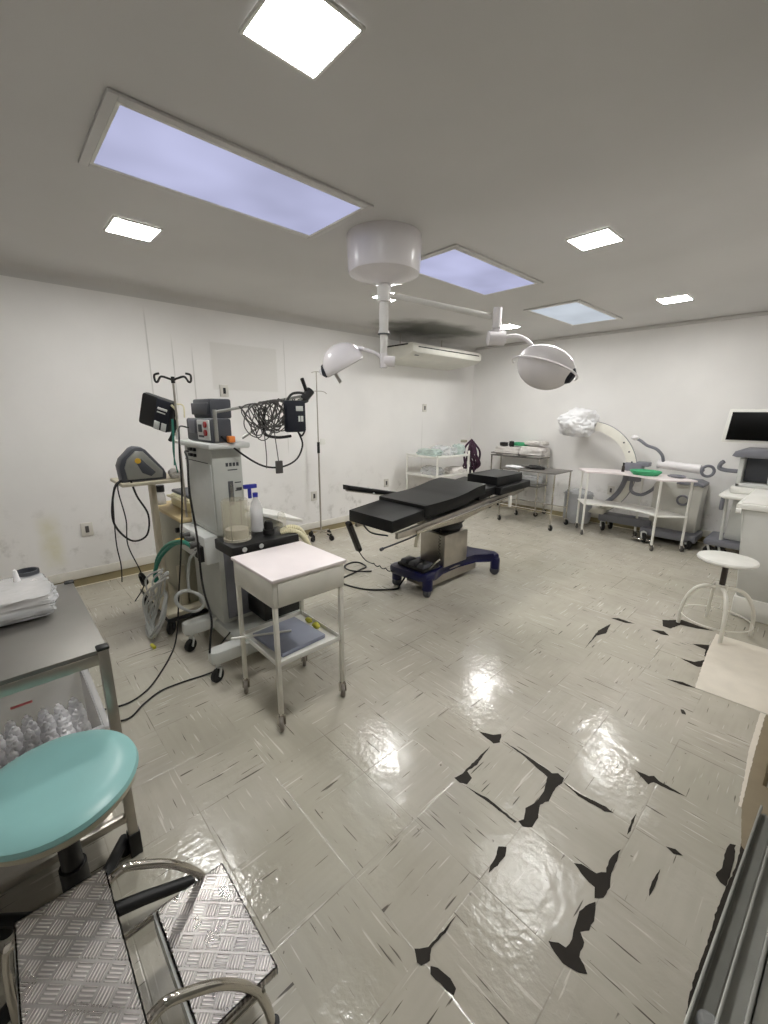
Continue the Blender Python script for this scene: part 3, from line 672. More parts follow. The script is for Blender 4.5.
# gas hoses at the side of the machine
q = MB()
for i, (x, z) in enumerate(((-2.78, .77), (-2.70, .76), (-2.62, .74))):
    q.cyl((x, .88, z), (x, .83, z), .016, seg=12); q.cyl((x, .835, z), (x, .815, z), .022, seg=8)
q.build('gas_inlet', M['cableg'], t)
q = MB(); q.box(-2.60, -2.55, .845, .875, .64, .74, .004); q.box(-2.66, -2.62, .85, .875, .65, .70, .004); q.build('inlet_block', M['black'], t)
q = MB(); q.cyl((-2.86, .87, .72), (-2.86, .80, .72), .014, seg=12); q.build('brass_fitting', M['yellow'], t)
hose([(-2.62, .82, .74), (-2.74, .80, .745), (-2.93, .77, .68), (-3.08, .74, .56), (-3.15, .73, .42), (-3.13, .74, .33)], .013, M['tealhose'], 'green_gas_hose', t)
hose([(-2.70, .82, .74), (-2.83, .79, .71), (-3.0, .75, .60), (-3.1, .72, .47), (-3.14, .72, .37)], .013, M['tealhose'], 'green_gas_hose', t)
q = MB(); pts = [(-2.62, .86, .70), (-2.69, .83, .64), (-2.74, .82, .5), (-2.75, .82, .4)]
for i in range(30):
    a = i/30*2*PI*2.2+1.6; rr = .075+.012*math.sin(i*.9)
    pts.append((-2.67+rr*math.cos(a)*.45+.006*math.sin(i*.7), .795+rr*math.cos(a)*.9, .36+rr*math.sin(a)))
q.tube(pts, .009, 10, k=3); q.build('coiled_hose', M['tube'], t)
q = MB(); rnd = random.Random(5)
for i in range(10):
    j = lambda s: (rnd.random()-.5)*s
    q.tube([(-2.9+j(.12), .72+j(.04), .50+j(.04)), (-3.02+j(.12), .69+j(.10), .38+j(.10)), (-3.10+j(.12), .68+j(.10), .22+j(.10)), (-3.08+j(.12), .64+j(.04), .06+j(.06)), (-2.98+j(.06), .63+j(.04), .05), (-2.93+j(.12), .68+j(.04), .2+j(.06)), (-2.9+j(.06), .72, .36+j(.04))], .0065, 8)
cl = q.build('clear_tube_bundle', M['tube'], t); cl['kind'] = 'stuff'
q = MB(); q.cyl((-2.93, .60, .012), (-2.88, .605, .012), .011, seg=10); q.build('yellow_connector', M['ygreen'], t)
# power leads from the machine
q = MB(); q.tube([(-2.78, .93, 1.45), (-2.72, .86, 1.46), (-2.56, .80, 1.40), (-2.52, .78, 1.30), (-2.545, .78, 1.1), (-2.64, .775, .78), (-2.72, .755, .46), (-2.80, .74, .16), (-2.80, .71, .03), (-2.70, .645, .008), (-2.56, .55, .007), (-2.44, .45, .007), (-2.385, .34, .007), (-2.42, .22, .007), (-2.5, .05, .007), (-2.55, -.3, .007)], .0048, 8)
tag(q.build('power_cable', M['cable']), 'long black power cable hanging from the machine monitor and running under the steel table', 'cable')
q = MB(); q.tube([(-2.83, .93, 1.30), (-2.70, .87, 1.31), (-2.55, .83, 1.27), (-2.48, .80, 1.1), (-2.43, .80, .84), (-2.42, .80, .55), (-2.27, .78, .40), (-2.23, .75, .30), (-2.235, .74, .21)], .006, 8); q.build('mains_lead', M['cable'], t)
q = MB(); q.tube([(-2.40, .93, .20), (-2.42, .85, .10), (-2.34, .80, .03), (-2.355, .745, .008), (-2.375, .62, .007), (-2.375, .5, .007), (-2.32, .40, .007), (-2.25, .31, .007), (-2.30, .2, .007), (-2.36, .0, .007), (-2.40, -.3, .007)], .0048, 8)
tag(q.build('floor_cable', M['cable']), 'black cable lying on the floor from the machine base to the steel table leg', 'cable')
# spray bottle on the tray
s = thing('spray_bottle', 'white spray bottle with blue trigger beside the absorber canister', 'spray bottle', (-2.34, 1.13, .838))
q = MB(); q.lathe([(0, .838), (.036, .838), (.037, .85), (.037, .98), (.03, 1.01), (.014, 1.04), (.014, 1.06), (0, 1.06)], (-2.34, 1.13, 0), seg=24); q.build('bottle', M['bin'], s)
q = MB(); q.lathe([(0, .842), (.033, .842), (.033, .95), (0, .95)], (-2.34, 1.13, 0), seg=20); q.build('liquid', M['bottle'], s)
q = MB(); q.cyl((-2.34, 1.13, 1.05), (-2.34, 1.13, 1.075), .016, seg=14); q.box(-2.352, -2.328, 1.06, 1.14, 1.105, 1.13, .004); q.box(-2.348, -2.332, 1.085, 1.105, 1.045, 1.11, .004); q.build('trigger', M['bluep'], s)

# ------------------------------------------------------------------ cart behind the machine, with monitor shelf
t = thing('equipment_cart', 'khaki equipment cart with wheeled platform standing behind the anaesthesia machine', 'cart', (-3.3, 1.0, 0))
q = MB(); q.box(-3.70, -2.99, .735, 1.35, .125, .16, .008); q.build('platform', M['beige'], t)
q = MB(); q.box(-3.71, -2.98, .73, 1.36, .10, .127, .004); q.build('bumper', M['black'], t)
for x, y in ((-3.03, .765), (-3.64, .765), (-3.03, 1.31), (-3.64, 1.31)): caster(t, x, y, .11, .05, .03, -.7, M['dgrey'], M['black'])
q = MB(); q.box(-3.66, -3.08, .92, 1.33, .16, .80, .01); q.build('cabinet', M['khaki'], t)
q = MB(); q.box(-3.12, -3.08, .86, .91, .16, .46, .004); q.build('bracket_plate', M['beige'], t)
q = MB(); q.box(-3.68, -2.97, .875, 1.36, .80, .835, .014); q.build('top', M['tan'], t)
q = MB(); q.lathe([(0, .02), (.018, .02), (.02, 0), (.012, -.02), (0, -.02)], (-3.12, .905, .72), (0, -1, 0), seg=14); q.build('knob', M['black'], t)
q = MB(); q.box(-3.36, -3.28, .80, .835, .16, 1.07, .006); q.build('post', M['beige'], t)
q = MB(); q.box(-3.42, -3.08, .585, .97, 1.07, 1.093, .006); q.build('shelf', M['beige'], t)
q = MB(); q.tube([(-3.40, .72, .30), (-3.44, .70, .345), (-3.49, .70, .31), (-3.46, .71, .25), (-3.41, .72, .27)], .012, 10, closed=True); q.build('hose_hook', M['black'], t)
# bottle and tray on its top
q = MB(); q.box(-3.50, -3.10, .98, 1.28, .835, .93, .02); q.box(-3.52, -3.08, .96, 1.30, .90, .915, .006)
tag(q.build('instrument_box', M['yhose']), 'pale cream box lying on the top of the khaki cart', 'box')
q = MB(); q.box(-3.52, -3.12, 1.0, 1.30, .93, .955, .01)
tag(q.build('dark_tray', M['dgrey']), 'dark flat tray laid over the cream box on the khaki cart', 'tray')
s = thing('dark_capped_bottle', 'small pale bottle with a black cap at the corner of the khaki cart top', 'bottle', (-3.56, .93, .835))
q = MB(); q.lathe([(0, .835), (.035, .835), (.035, .90), (.026, .93), (.026, .94)], (-3.56, .93, 0), seg=18); q.build('bottle', M['bin'], s)
q = MB(); q.cyl((-3.56, .93, .935), (-3.56, .93, .985), .032, seg=18); q.build('cap', M['black'], s)
# wedge shaped monitor on the shelf
s = thing('portable_monitor', 'grey wedge-shaped portable monitor with silver face standing on the cart shelf', 'monitor', (-3.2, .73, 1.093))
pf = [(.600, 1.094), (.592, 1.20), (.61, 1.245), (.675, 1.312), (.70, 1.322), (.735, 1.318), (.76, 1.30), (.86, 1.165), (.872, 1.13), (.868, 1.094)]
q = MB(); q.prism(pf, -3.24, -3.12, 'yz', .016); q.build('housing', M['dgrey'], s)
fc = [(.632, 1.112), (.622, 1.19), (.642, 1.245), (.695, 1.295), (.738, 1.29), (.845, 1.155), (.84, 1.112)]
q = MB(); q.prism(fc, -3.125, -3.108, 'yz', .005); q.build('face_plate', M['alu'], s)
q = MB(); q.prism([(.69, 1.22), (.72, 1.245), (.80, 1.15), (.77, 1.125), (.72, 1.15)], -3.11, -3.103, 'yz', .003); q.build('screen', M['dgrey'], s)
q = MB(); q.cyl((-3.108, .70, 1.232), (-3.10, .70, 1.232), .018, seg=16); q.build('button', M['yellow'], s)
q = MB()
q.tube([(-3.14, .60, 1.11), (-3.10, .545, 1.06), (-3.09, .512, .9), (-3.09, .533, .795), (-3.1, .609, .705), (-3.1, .696, .729), (-3.1, .72, .866), (-3.1, .668, 1.0), (-3.105, .645, 1.105)], .0065, 8)
q.tube([(-3.16, .60, 1.11), (-3.2, .555, 1.03), (-3.2, .53, .705), (-3.2, .538, .525), (-3.2, .529, .403)], .004, 8)
q.tube([(-3.17, .60, 1.11), (-3.2, .583, 1.04), (-3.2, .605, .831), (-3.2, .595, .655), (-3.2, .646, .46), (-3.2, .658, .343), (-3.25, .60, .22)], .004, 8)
q.build('leads', M['cable'], s)
q = MB(); q.crumple((-3.15, .93, 1.125), (.05, .04, .035), .3, 3, 2, 3)
tag(q.build('gauze_bundle', M['linen']), 'crumpled white bundle beside the wedge-shaped monitor on the cart shelf', 'bundle')
# drip pole on the cart with hanging cuff
s = thing('cart_drip_pole', 'slim pole with two black hooks rising from the khaki cart', 'drip pole', (-2.99, .93, .835))
q = MB(); q.cyl((-2.99, .93, .835), (-2.975, .93, 1.75), .007, seg=10); q.build('pole', M['steel'], s)
d = Vector((.684, .729, 0)); o = Vector((-2.975, .93, 1.755)); q = MB()
q.tube([tuple(o-d*.085+Vector((0, 0, .03))), tuple(o-d*.115+Vector((0, 0, .02))), tuple(o-d*.115+Vector((0, 0, -.015))), tuple(o-d*.10+Vector((0, 0, -.022))), tuple(o-d*.075+Vector((0, 0, .01))), tuple(o-d*.03), tuple(o+Vector((0, 0, -.01))), tuple(o+d*.03), tuple(o+d*.075+Vector((0, 0, .01))), tuple(o+d*.10+Vector((0, 0, -.022))), tuple(o+d*.115+Vector((0, 0, -.015))), tuple(o+d*.115+Vector((0, 0, .02))), tuple(o+d*.085+Vector((0, 0, .03)))], .007, 8)
q.cyl(tuple(o+Vector((0, 0, -.03))), tuple(o+Vector((0, 0, .01))), .012, seg=10); q.build('hook_bar', M['black'], s)
q = MB(); q.cyl((-2.985, .93, 1.36), (-2.985, .93, 1.42), .014, seg=10); q.box(-3.02, -2.93, .90, .93, 1.345, 1.365, .004); q.build('pole_clamp', M['white'], s)
RR = Matrix.Translation((-3.13, .87, 1.53)) @ Matrix.Rotation(math.radians(36), 4, 'Z') @ Matrix.Rotation(math.radians(17), 4, 'Y')
s = thing('cuff_wallet', 'black folded pressure cuff pouch with white labels tilting on the cart pole', 'pouch', (-3.13, .87, 1.53))
q = MB(); q.box(-.145, .085, -.012, .05, -.105, .11, .02, M4=RR); q.build('pouch', M['black'], s)
q = MB(); q.box(-.02, .09, -.024, -.01, -.10, .105, .008, M4=RR); q.build('flap', M['navy'], s)
q = MB(); q.box(-.01, .03, -.028, -.023, -.095, -.045, .001, M4=RR); q.box(.045, .08, -.028, -.023, -.095, -.045, .001, M4=RR); q.box(0, .07, -.028, -.023, .035, .05, .001, M4=RR); q.box(.0, .06, -.028, -.023, .015, .022, .001, M4=RR); q.build('label_patch', M['lgrey'], s)
q = MB(); q.tube([tuple(RR @ Vector(p)) for p in ((.09, -.02, .09), (.13, -.01, .05), (.12, 0, -.06), (.15, .01, -.11))], .007, 8)
q.tube([tuple(RR @ Vector(p)) for p in ((.10, .02, .10), (.14, .03, .10), (.17, .02, .03))], .005, 8); q.build('pouch_tube', M['yhose'], s)
q = MB(); q.tube([tuple(RR @ Vector(p)) for p in ((.10, 0, .08), (.125, 0, .0), (.12, 0, -.1), (.105, 0, -.15))], .014, 8); q.build('bulb_strap', M['black'], s)
q = MB(); q.tube([(-2.98, .90, 1.50), (-2.97, .89, 1.40), (-2.975, .885, 1.27), (-2.98, .90, 1.15)], .004, 6); q.tube([(-2.965, .90, 1.5), (-2.95, .89, 1.38), (-2.985, .885, 1.2)], .004, 6)
tag(q.build('sample_tube', M['tealhose']), 'thin green tubes hanging below the pouch on the cart pole', 'tube')

# ------------------------------------------------------------------ tall drip stand by the left wall
t = thing('drip_stand', 'tall slim steel drip stand on black castors by the left wall', 'drip stand', (-4.22, 2.88, 0))
q = MB(); q.cyl((-4.22, 2.88, .07), (-4.22, 2.88, 1.12), .011, seg=10); q.cyl((-4.22, 2.88, 1.1), (-4.22, 2.88, 2.0), .007, seg=10); q.build('pole', M['steel'], t)
q = MB(); q.cyl((-4.22, 2.88, 1.07), (-4.22, 2.88, 1.2), .017, seg=10); q.build('height_collar', M['black'], t)
q = MB(); q.tube([(-4.26, 2.84, 1.99), (-4.22, 2.88, 2.0), (-4.18, 2.92, 1.99)], .004, 6); q.tube([(-4.30, 2.795, 1.755), (-4.27, 2.825, 1.78), (-4.22, 2.88, 1.785), (-4.17, 2.935, 1.78), (-4.14, 2.965, 1.755)], .004, 6); q.build('hook', M['steel'], t)
for k in range(4):
    a = .3+k*PI/2; x, y = -4.22+.15*math.cos(a), 2.88+.15*math.sin(a)
    q = MB(); q.tube([(-4.22, 2.88, .10), (x, y, .085)], .011, 8, smooth=False); q.build('foot', M['steel'], t)
    caster(t, x, y, .09, .034, .028, a, M['black'], M['black'])
q = MB(); q.box(-4.212, -4.205, 2.90, 2.97, 1.17, 1.24, .001); q.build('tag', M['white'], t)

# ------------------------------------------------------------------ operating table
t = thing('operating_table', 'black padded operating table on steel column with blue wheeled base', 'operating table', (-2.36, 2.98, 0))
q = MB()
q.prism([(-2.60, 2.56), (-2.58, 2.50), (-2.52, 2.47), (-2.24, 2.50), (-2.17, 2.53), (-2.15, 2.60), (-2.17, 2.66), (-2.24, 2.80), (-2.255, 3.05), (-2.22, 3.3), (-2.14, 3.4), (-2.08, 3.42), (-2.07, 3.49), (-2.14, 3.53), (-2.25, 3.50), (-2.33, 3.42), (-2.42, 3.42), (-2.52, 3.50), (-2.60, 3.53), (-2.66, 3.48), (-2.62, 3.4), (-2.52, 3.28), (-2.50, 3.0), (-2.51, 2.8), (-2.56, 2.66)], .135, .215, 'xy', .025)
q.build('base', M['blue'], t)
q = MB(); q.box(-2.49, -2.24, 2.62, 3.36, .045, .15, .01); q.build('base_box', M['steel'], t)
for x, y, a in ((-2.19, 2.57, -1.2), (-2.55, 2.56, -1.4), (-2.09, 3.46, .3), (-2.62, 3.48, .3)):
    q = MB(); q.lathe([(0, .17), (.042, .17), (.046, .15), (.046, .065), (.04, .06), (0, .06)], (x, y, 0), seg=18); f = q.build('caster_cover', M['blue'], t)
    q = MB(); q.lathe([(0, -.025), (.04, -.025), (.045, -.018), (.045, .018), (.04, .025), (0, .025)], (x, y, .045), (-math.sin(a), math.cos(a), 0), seg=20); q.build('wheel', M['dgrey'], f)
q = MB(); q.frustum((-2.49, -2.20, 2.80, 3.14), (-2.49, -2.20, 2.80, 3.14), .20, .50, .012); q.build('column', M['steel'], t)
q = MB(); q.lathe([(0, .68), (.17, .68), (.185, .64), (.165, .62), (.18, .59), (.155, .565), (.165, .535), (.14, .51), (.14, .49), (0, .49)], (-2.34, 2.98, 0), seg=32, sx=.92, sy=1.0); q.build('bellows', M['black'], t)
# sloping side frame
def sl(y): return .628+(y-2.1)*.080
q = MB()
for x0, x1 in ((-2.14, -2.105), (-2.615, -2.58)):
    q.prism([(2.12, sl(2.12)), (2.4, sl(2.4)-.02), (2.9, sl(2.9)-.06), (3.3, sl(3.3)-.03), (3.95, sl(3.95)), (3.95, sl(3.95)+.045), (2.12, sl(2.12)+.045)], x0, x1, 'yz', .006)
q.prism([(2.5, sl(2.5)-.01), (3.4, sl(3.4)-.01), (3.4, sl(3.4)+.03), (2.5, sl(2.5)+.03)], -2.59, -2.13, 'yz')
q.build('top_frame', M['steel'], t)
q = MB(); q.tube([(-2.085, 2.3, sl(2.3)+.01), (-2.085, 3.6, sl(3.6)+.01)], .009, 8, smooth=False, flat=1.6); q.tube([(-2.635, 2.3, sl(2.3)+.01), (-2.635, 3.6, sl(3.6)+.01)], .009, 8, smooth=False, flat=1.6); q.build('side_rail', M['chrome'], t)
def pad(name, x0, x1, prof, th, m=None):
    """prof: list of (y, ztop); a padded slab following it"""
    q = MB(); top = [Vector((0, y, z)) for y, z in prof]; top = catmull(top, 5) if len(top) > 2 else top
    poly = [(p.y, p.z) for p in top]+[(p.y, p.z-th) for p in reversed(top)]
    q.prism(poly, x0, x1, 'yz', .012); return q.build(name, m or M['blackvinyl'], t, angle=50)
pad('foot_pad', -2.63, -2.11, [(2.07, .775), (2.45, .818)], .092)
pad('seat_pad', -2.64, -2.10, [(2.41, .842), (2.6, .848), (2.85, .865), (3.08, .905), (3.24, .925)], .095)
pad('back_pad', -2.62, -2.12, [(3.18, .86), (3.6, .90)], .085)
pad('head_pad', -2.46, -2.11, [(3.44, .962), (3.9, .970)], .10)
pad('head_under_pad', -2.44, -2.05, [(3.42, .868), (3.96, .89)], .07)
pad('arm_board', -2.80, -2.69, [(2.14, .955), (2.74, .822)], .04)
q = MB(); q.tube([(-2.745, 2.14, .91), (-2.745, 2.74, .777)], .014, 8, smooth=False, flat=.5); q.tube([(-2.745, 2.6, .83), (-2.64, 2.64, .69)], .012, 8, smooth=False); q.build('arm_board_bracket', M['steel'], t)
q = MB(); q.tube([(-2.805, 2.40, .865), (-2.745, 2.40, .904), (-2.685, 2.40, .858)], .01, 8, flat=.4); q.tube([(-2.805, 2.62, .815), (-2.745, 2.62, .855), (-2.685, 2.62, .81)], .01, 8, flat=.4); q.build('strap', M['lgrey'], t)
q = MB(); q.tube([(-2.12, 2.37, .66), (-2.11, 2.33, .58), (-2.10, 2.31, .53)], .016, 8, flat=.6); q.build('clamp_handle', M['beige'], t)
q = MB(); q.tube([(-2.2, 2.06, .55), (-2.13, 2.24, .60), (-2.12, 2.36, .62)], .007, 8); q.tube([(-2.2, 2.055, .55), (-2.2, 2.03, .545)], .013, 8, smooth=False); q.tube([(-2.5, 2.12, .66), (-2.45, 2.16, .60), (-2.3, 2.2, .60)], .007, 8); q.build('release_lever', M['dgrey'], t)
q = MB(); q.box(-2.08, -2.06, 3.60, 3.64, .66, .77, .005); q.build('rail_clamp', M['white'], t)
q = MB(); q.tube([(-2.23, 2.77, .56)]+[(-2.23+.010*math.cos(i*1.6), 2.765+.010*math.sin(i*1.6), .55-.0075*i) for i in range(34)], .003, 5, k=3); q.build('coiled_lead', M['cableg'], t)
RH = Matrix.Translation((-2.64, 2.13, .53)) @ Matrix.Rotation(.40, 4, 'X')
s = thing('remote_handset', 'black and grey remote handset hanging from the end of the operating table', 'remote', (-2.64, 2.13, .53))
q = MB(); q.box(-.03, .03, -.02, .02, -.15, .15, .012, M4=RH); q.build('body', M['black'], s)
q = MB(); q.box(.029, .033, -.013, .013, -.11, .12, .001, M4=RH); q.build('keypad', M['cableg'], s)
q = MB(); q.tube([(-2.64, 2.185, .385), (-2.62, 2.24, .30)]+[(-2.60+.008*i+.008*math.cos(i*1.7), 2.30+.012*i, .26-.007*i+.009*math.sin(i*1.7)) for i in range(14)]+[(-2.50, 2.54, .20)], .0045, 6, k=4); q.build('lead', M['cable'], s)
s = thing('foot_pedal', 'black foot pedal unit resting on the blue base of the operating table', 'foot pedal', (-2.36, 2.62, .215))
q = MB(); q.box(-2.52, -2.20, 2.53, 2.74, .216, .245, .01); q.build('plate', M['black'], s)
for x in (-2.46, -2.36, -2.26):
    q = MB(); q.frustum((x-.04, x+.04, 2.54, 2.68), (x-.035, x+.035, 2.56, 2.67), .245, .275, .006); q.build('pedal', M['dgrey'], s)
q = MB(); q.tube([(-2.2, 2.60, .25), (-2.17, 2.68, .31), (-2.2, 2.74, .30)], .008, 8); q.build('guard', M['chrome'], s)
q = MB(); q.tube([(-2.5, 2.66, .12), (-2.50, 2.55, .02), (-2.48, 2.47, .008), (-2.66, 2.266, .007), (-2.956, 2.212, .007), (-3.036, 2.459, .007), (-3.06, 2.56, .007), (-3.08, 2.64, .007), (-3.2, 2.67, .008), (-3.27, 2.62, .008), (-3.25, 2.5, .008), (-3.14, 2.44, .016), (-3.03, 2.46, .02), (-2.95, 2.6, .007)], .008, 8)
tag(q.build('table_cable', M['cable']), 'thick black cable looping on the floor beside the operating table base', 'cable')

# ------------------------------------------------------------------ white trolley by the left wall with plastic packs
t = thing('white_trolley', 'white two-tier metal trolley with plastic packs beside the left wall', 'trolley', (-4.0, 4.85, 0))
x0, x1, y0, y1 = -4.30, -3.72, 4.5, 5.22
for x in (x0, x1):
    for y in (y0, y1):
        q = MB(); q.cyl((x, y, .07), (x, y, 1.0 if y == y1 else .97), .016, seg=12); q.build('leg', M['white'], t); caster(t, x, y, .08, .034, .022, .5)
for z in (.94, .67):
    q = MB(); q.box(x0, x1, y0, y1, z-.012, z-.004)
    for a in ((x0, x1, y0-.008, y0+.008), (x0, x1, y1-.008, y1+.008), (x0-.008, x0+.008, y0, y1), (x1-.008, x1+.008, y0, y1)): q.box(*a, z-.018, z+.014, .004)
    q.build('shelf', M['white'], t)
rnd = random.Random(11)
for i, (x, y, z, r, m, l) in enumerate((
    (-4.05, 4.72, .99, (.17, .13, .055), 'aqua', 'pale green plastic pack on top of the white trolley nearest the operating table'),
    (-3.92, 4.98, 1.0, (.12, .10, .07), 'bag', 'clear plastic bag in the middle of the white trolley top'),
    (-3.85, 5.13, 1.02, (.09, .07, .08), 'aqua', 'pale green plastic pack at the far end of the white trolley top'),
    (-4.14, 5.02, 1.0, (.08, .12, .07), 'bag', 'clear plastic bag at the wall side of the white trolley top'),
    (-4.0, 4.72, .72, (.16, .12, .07), 'bag', 'crumpled clear bag on the lower shelf of the white trolley, left side'),
    (-3.85, 5.05, .715, (.10, .14, .06), 'linen', 'beige crumpled pack on the lower shelf of the white trolley, right side'))):
    q = MB(); q.crumple((x, y, z-.01), r, .22, 2.4, i+20, 4, .5, zmin=.938 if z > .9 else .668)
    tag(q.build('plastic_pack', M[m]), l, 'pack', 'packs on the white trolley')
# dark strap bundle on a stand behind it
t = thing('strap_stand', 'dark purple tangle of straps hung on a thin stand in the room corner', 'strap stand', (-3.9, 5.54, 0))
q = MB(); q.cyl((-3.9, 5.54, .02), (-3.9, 5.54, 1.12), .012, seg=10)
for k in range(3): q.tube([(-3.9, 5.54, .05), (-3.9+.18*math.cos(k*2.1), 5.54+.18*math.sin(k*2.1), .012)], .01, 8, smooth=False)
q.build('stand', M['dgrey'], t)
q = MB(); rnd = random.Random(4)
for i in range(11):
    a = rnd.random()*6; w = .07+rnd.random()*.10
    q.tube([(-3.9, 5.54, 1.17-rnd.random()*.15), (-3.9+w*math.cos(a), 5.54+w*math.sin(a), 1.02-rnd.random()*.1), (-3.9+w*math.cos(a+1), 5.54+w*math.sin(a+1), .85-rnd.random()*.15), (-3.9+.05*math.cos(a+2), 5.54+.05*math.sin(a+2), .72-rnd.random()*.18)], .016, 8)
q.crumple((-3.89, 5.54, 1.0), (.05, .05, .11), .5, 3, 7, 3); sb = q.build('straps', M['purple'], t); sb['kind'] = 'stuff'
q = MB(); q.box(-4.02, -3.93, 5.40, 5.46, 1.10, 1.14, .01); q.build('buckle_box', M['khaki'], t)

# ------------------------------------------------------------------ linen trolley and stainless table by the far wall
t = thing('linen_trolley', 'steel two-shelf trolley with rounded rails piled with linen against the far wall', 'trolley', (-3.39, 6.1, 0))
x0, x1, y0, y1 = -3.80, -2.98, 5.97, 6.25
for x in (x0, x1):
    for y in (y0, y1):
        q = MB(); q.cyl((x, y, .07), (x, y, .90), .012, seg=10); q.build('leg', M['chrome'], t); caster(t, x, y, .08, .034, .022, .8)
for z in (.90, .47):
    q = MB(); q.box(x0, x1, y0, y1, z-.02, z-.008, .004)
    q.tube([(x0, y1, z+.03), (x0, y0-.01, z+.03), (x0+.1, y0-.03, z+.03), (x1-.1, y0-.03, z+.03), (x1+.02, y0, z+.03), (x1+.02, y1, z+.03)], .007, 8); q.tube([(x0, y1, z-.01), (x0, y0-.01, z-.01), (x0+.1, y0-.03, z-.01), (x1-.1, y0-.03, z-.01), (x1+.02, y0, z-.01), (x1+.02, y1, z-.01)], .008, 8); q.build('shelf', M['satin'], t)
for i, (x, y, z, r, m, l) in enumerate((
    (-3.56, 6.10, .965, (.22, .12, .07), 'linen', 'folded white linen at the left of the linen trolley top'),
    (-3.14, 6.10, .975, (.2, .13, .085), 'linen', 'folded white linen at the right of the linen trolley top'),
    (-3.12, 6.11, 1.105, (.16, .12, .03), 'linen', 'beige folded cloth uppermost on the right pile of the linen trolley'),
    (-3.38, 6.13, 1.075, (.13, .07, .028), 'greencloth', 'green cloth lying on the linen pile by the far wall'),
    (-3.64, 6.05, 1.065, (.06, .045, .03), 'black', 'small black pouch on the left linen pile by the far wall'),
    (-3.50, 6.04, 1.075, (.035, .03, .045), 'black', 'small black object in the middle of the linen pile by the far wall'),
    (-3.16, 6.1, .53, (.16, .10, .075), 'bag', 'clear bag of supplies on the lower shelf of the linen trolley'),
    (-3.45, 6.1, .52, (.12, .10, .06), 'linen', 'white cloth on the lower shelf of the linen trolley'))):
    q = MB(); q.crumple((x, y, z), r, .15, 2.2, i+40, 4, .65, zmin=.894 if .94 < z < 1 else .464 if z < .6 else None)
    tag(q.build('linen_pile' if m != 'black' else 'black_pouch', M[m]), l, 'linen' if m in ('linen', 'greencloth') else 'pouch' if m == 'black' else 'bag', 'piles on the linen trolley')
t = thing('steel_side_table', 'low steel table with thin legs and black castors in front of the linen trolley', 'table', (-2.85, 5.55, 0))
x0, x1, y0, y1 = -3.24, -2.455, 5.38, 5.86
q = MB(); q.box(x0-.02, x1+.02, y0-.02, y1+.02, .765, .78, .004); q.build('tabletop', M['satin'], t)
for x in (x0, x1):
    for y in (y0, y1):
        q = MB(); q.cyl((x, y, .07), (x, y, .77), .011, seg=10); q.build('leg', M['chrome'], t); caster(t, x, y, .08, .04, .03, -.6)
q = MB(); q.tube([(x0, y0, .25), (x1, y0, .25)], .008, 8, smooth=False); q.tube([(x0, y1, .25), (x1, y1, .25)], .008, 8, smooth=False); q.tube([(x0, y0, .25), (x0, y1, .25)], .008, 8, smooth=False); q.build('stretcher', M['chrome'], t)
q = MB(); q.crumple((-3.12, 5.5, .795), (.12, .08, .02), .3, 3, 60, 3, zmin=.781); tag(q.build('paper_wrap', M['wrap']), 'white paper wrapping lying on the low steel table behind the operating table', 'wrapping')
q = MB(); q.crumple((-2.86, 5.62, .80), (.13, .08, .03), .4, 3, 61, 3, zmin=.781); tag(q.build('black_cable_heap', M['black']), 'black heap of cables on the low steel table by the linen', 'cable')
t = thing('plastic_drum', 'translucent grey drum bin with a clear liner by the far wall', 'bin', (-2.40, 6.09, 0))
q = MB(); q.lathe([(0, .02), (.17, .02), (.185, .08), (.19, .42), (.185, .45), (.175, .45), (.178, .1)], (-2.40, 6.09, 0), seg=32); q.build('body', mat('grey_translucent', (200, 202, 206), .3, alpha=.55), t)
q = MB(); q.crumple((-2.40, 6.08, .43), (.18, .17, .07), .25, 3, 71, 3); q.build('liner', M['bag'], t)

# ------------------------------------------------------------------ crescent table
cx, cy, r0, r1 = -1.728, 4.964, .66, 1.0
t = thing('crescent_table', 'white crescent-shaped instrument table on thin legs in front of the C-arm', 'table', (cx, cy+.8, 0))
def sector(a0, a1, ri, ro, n=22):
    A = [math.radians(a0+(a1-a0)*i/n) for i in range(n+1)]
    return [(cx+ro*math.cos(a), cy+ro*math.sin(a)) for a in A]+[(cx+ri*math.cos(a), cy+ri*math.sin(a)) for a in reversed(A)]
q = MB(); q.prism(sector(42, 126, r0-.02, r1+.02), .815, .835, 'xy', .005); q.build('tabletop', M['tabletop'], t)
q = MB(); q.prism(sector(43.5, 124.5, r0, r1), .40, .415, 'xy', .004); q.build('shelf', M['white'], t)
for a, r in ((45, r0), (45, r1), (123, r0), (123, r1), (82, r1)):
    x, y = cx+r*math.cos(math.radians(a)), cy+r*math.sin(math.radians(a))
    q = MB(); q.cyl((x, y, .07), (x, y, .82), .014, seg=12); q.build('leg', M['white'], t); caster(t, x, y, .09, .034, .022, -.9, M['chrome'], M['cableg'])
s = thing('green_bowl_cover', 'round green cloth-covered bowl on the crescent table', 'bowl', (-1.50, 5.72, .835))
q = MB(); q.lathe([(0, .836), (.13, .836), (.165, .868), (.168, .886), (.155, .89), (.13, .87), (.0, .872)], (-1.50, 5.70, 0), seg=32, sy=.8); q.build('bowl', M['greencloth'], s)
s = thing('small_dark_bottle', 'small dark bottle standing at the middle of the crescent table', 'bottle', (-1.78, 5.80, .835))
q = MB(); q.lathe([(0, .836), (.018, .836), (.018, .90), (.010, .915), (.010, .93), (0, .93)], (-1.78, 5.80, 0), seg=16); q.build('glass', M['tubewood'], s)
q = MB(); q.cyl((-1.78, 5.80, .925), (-1.78, 5.80, .95), .012, seg=12); q.build('cap', M['black'], s)
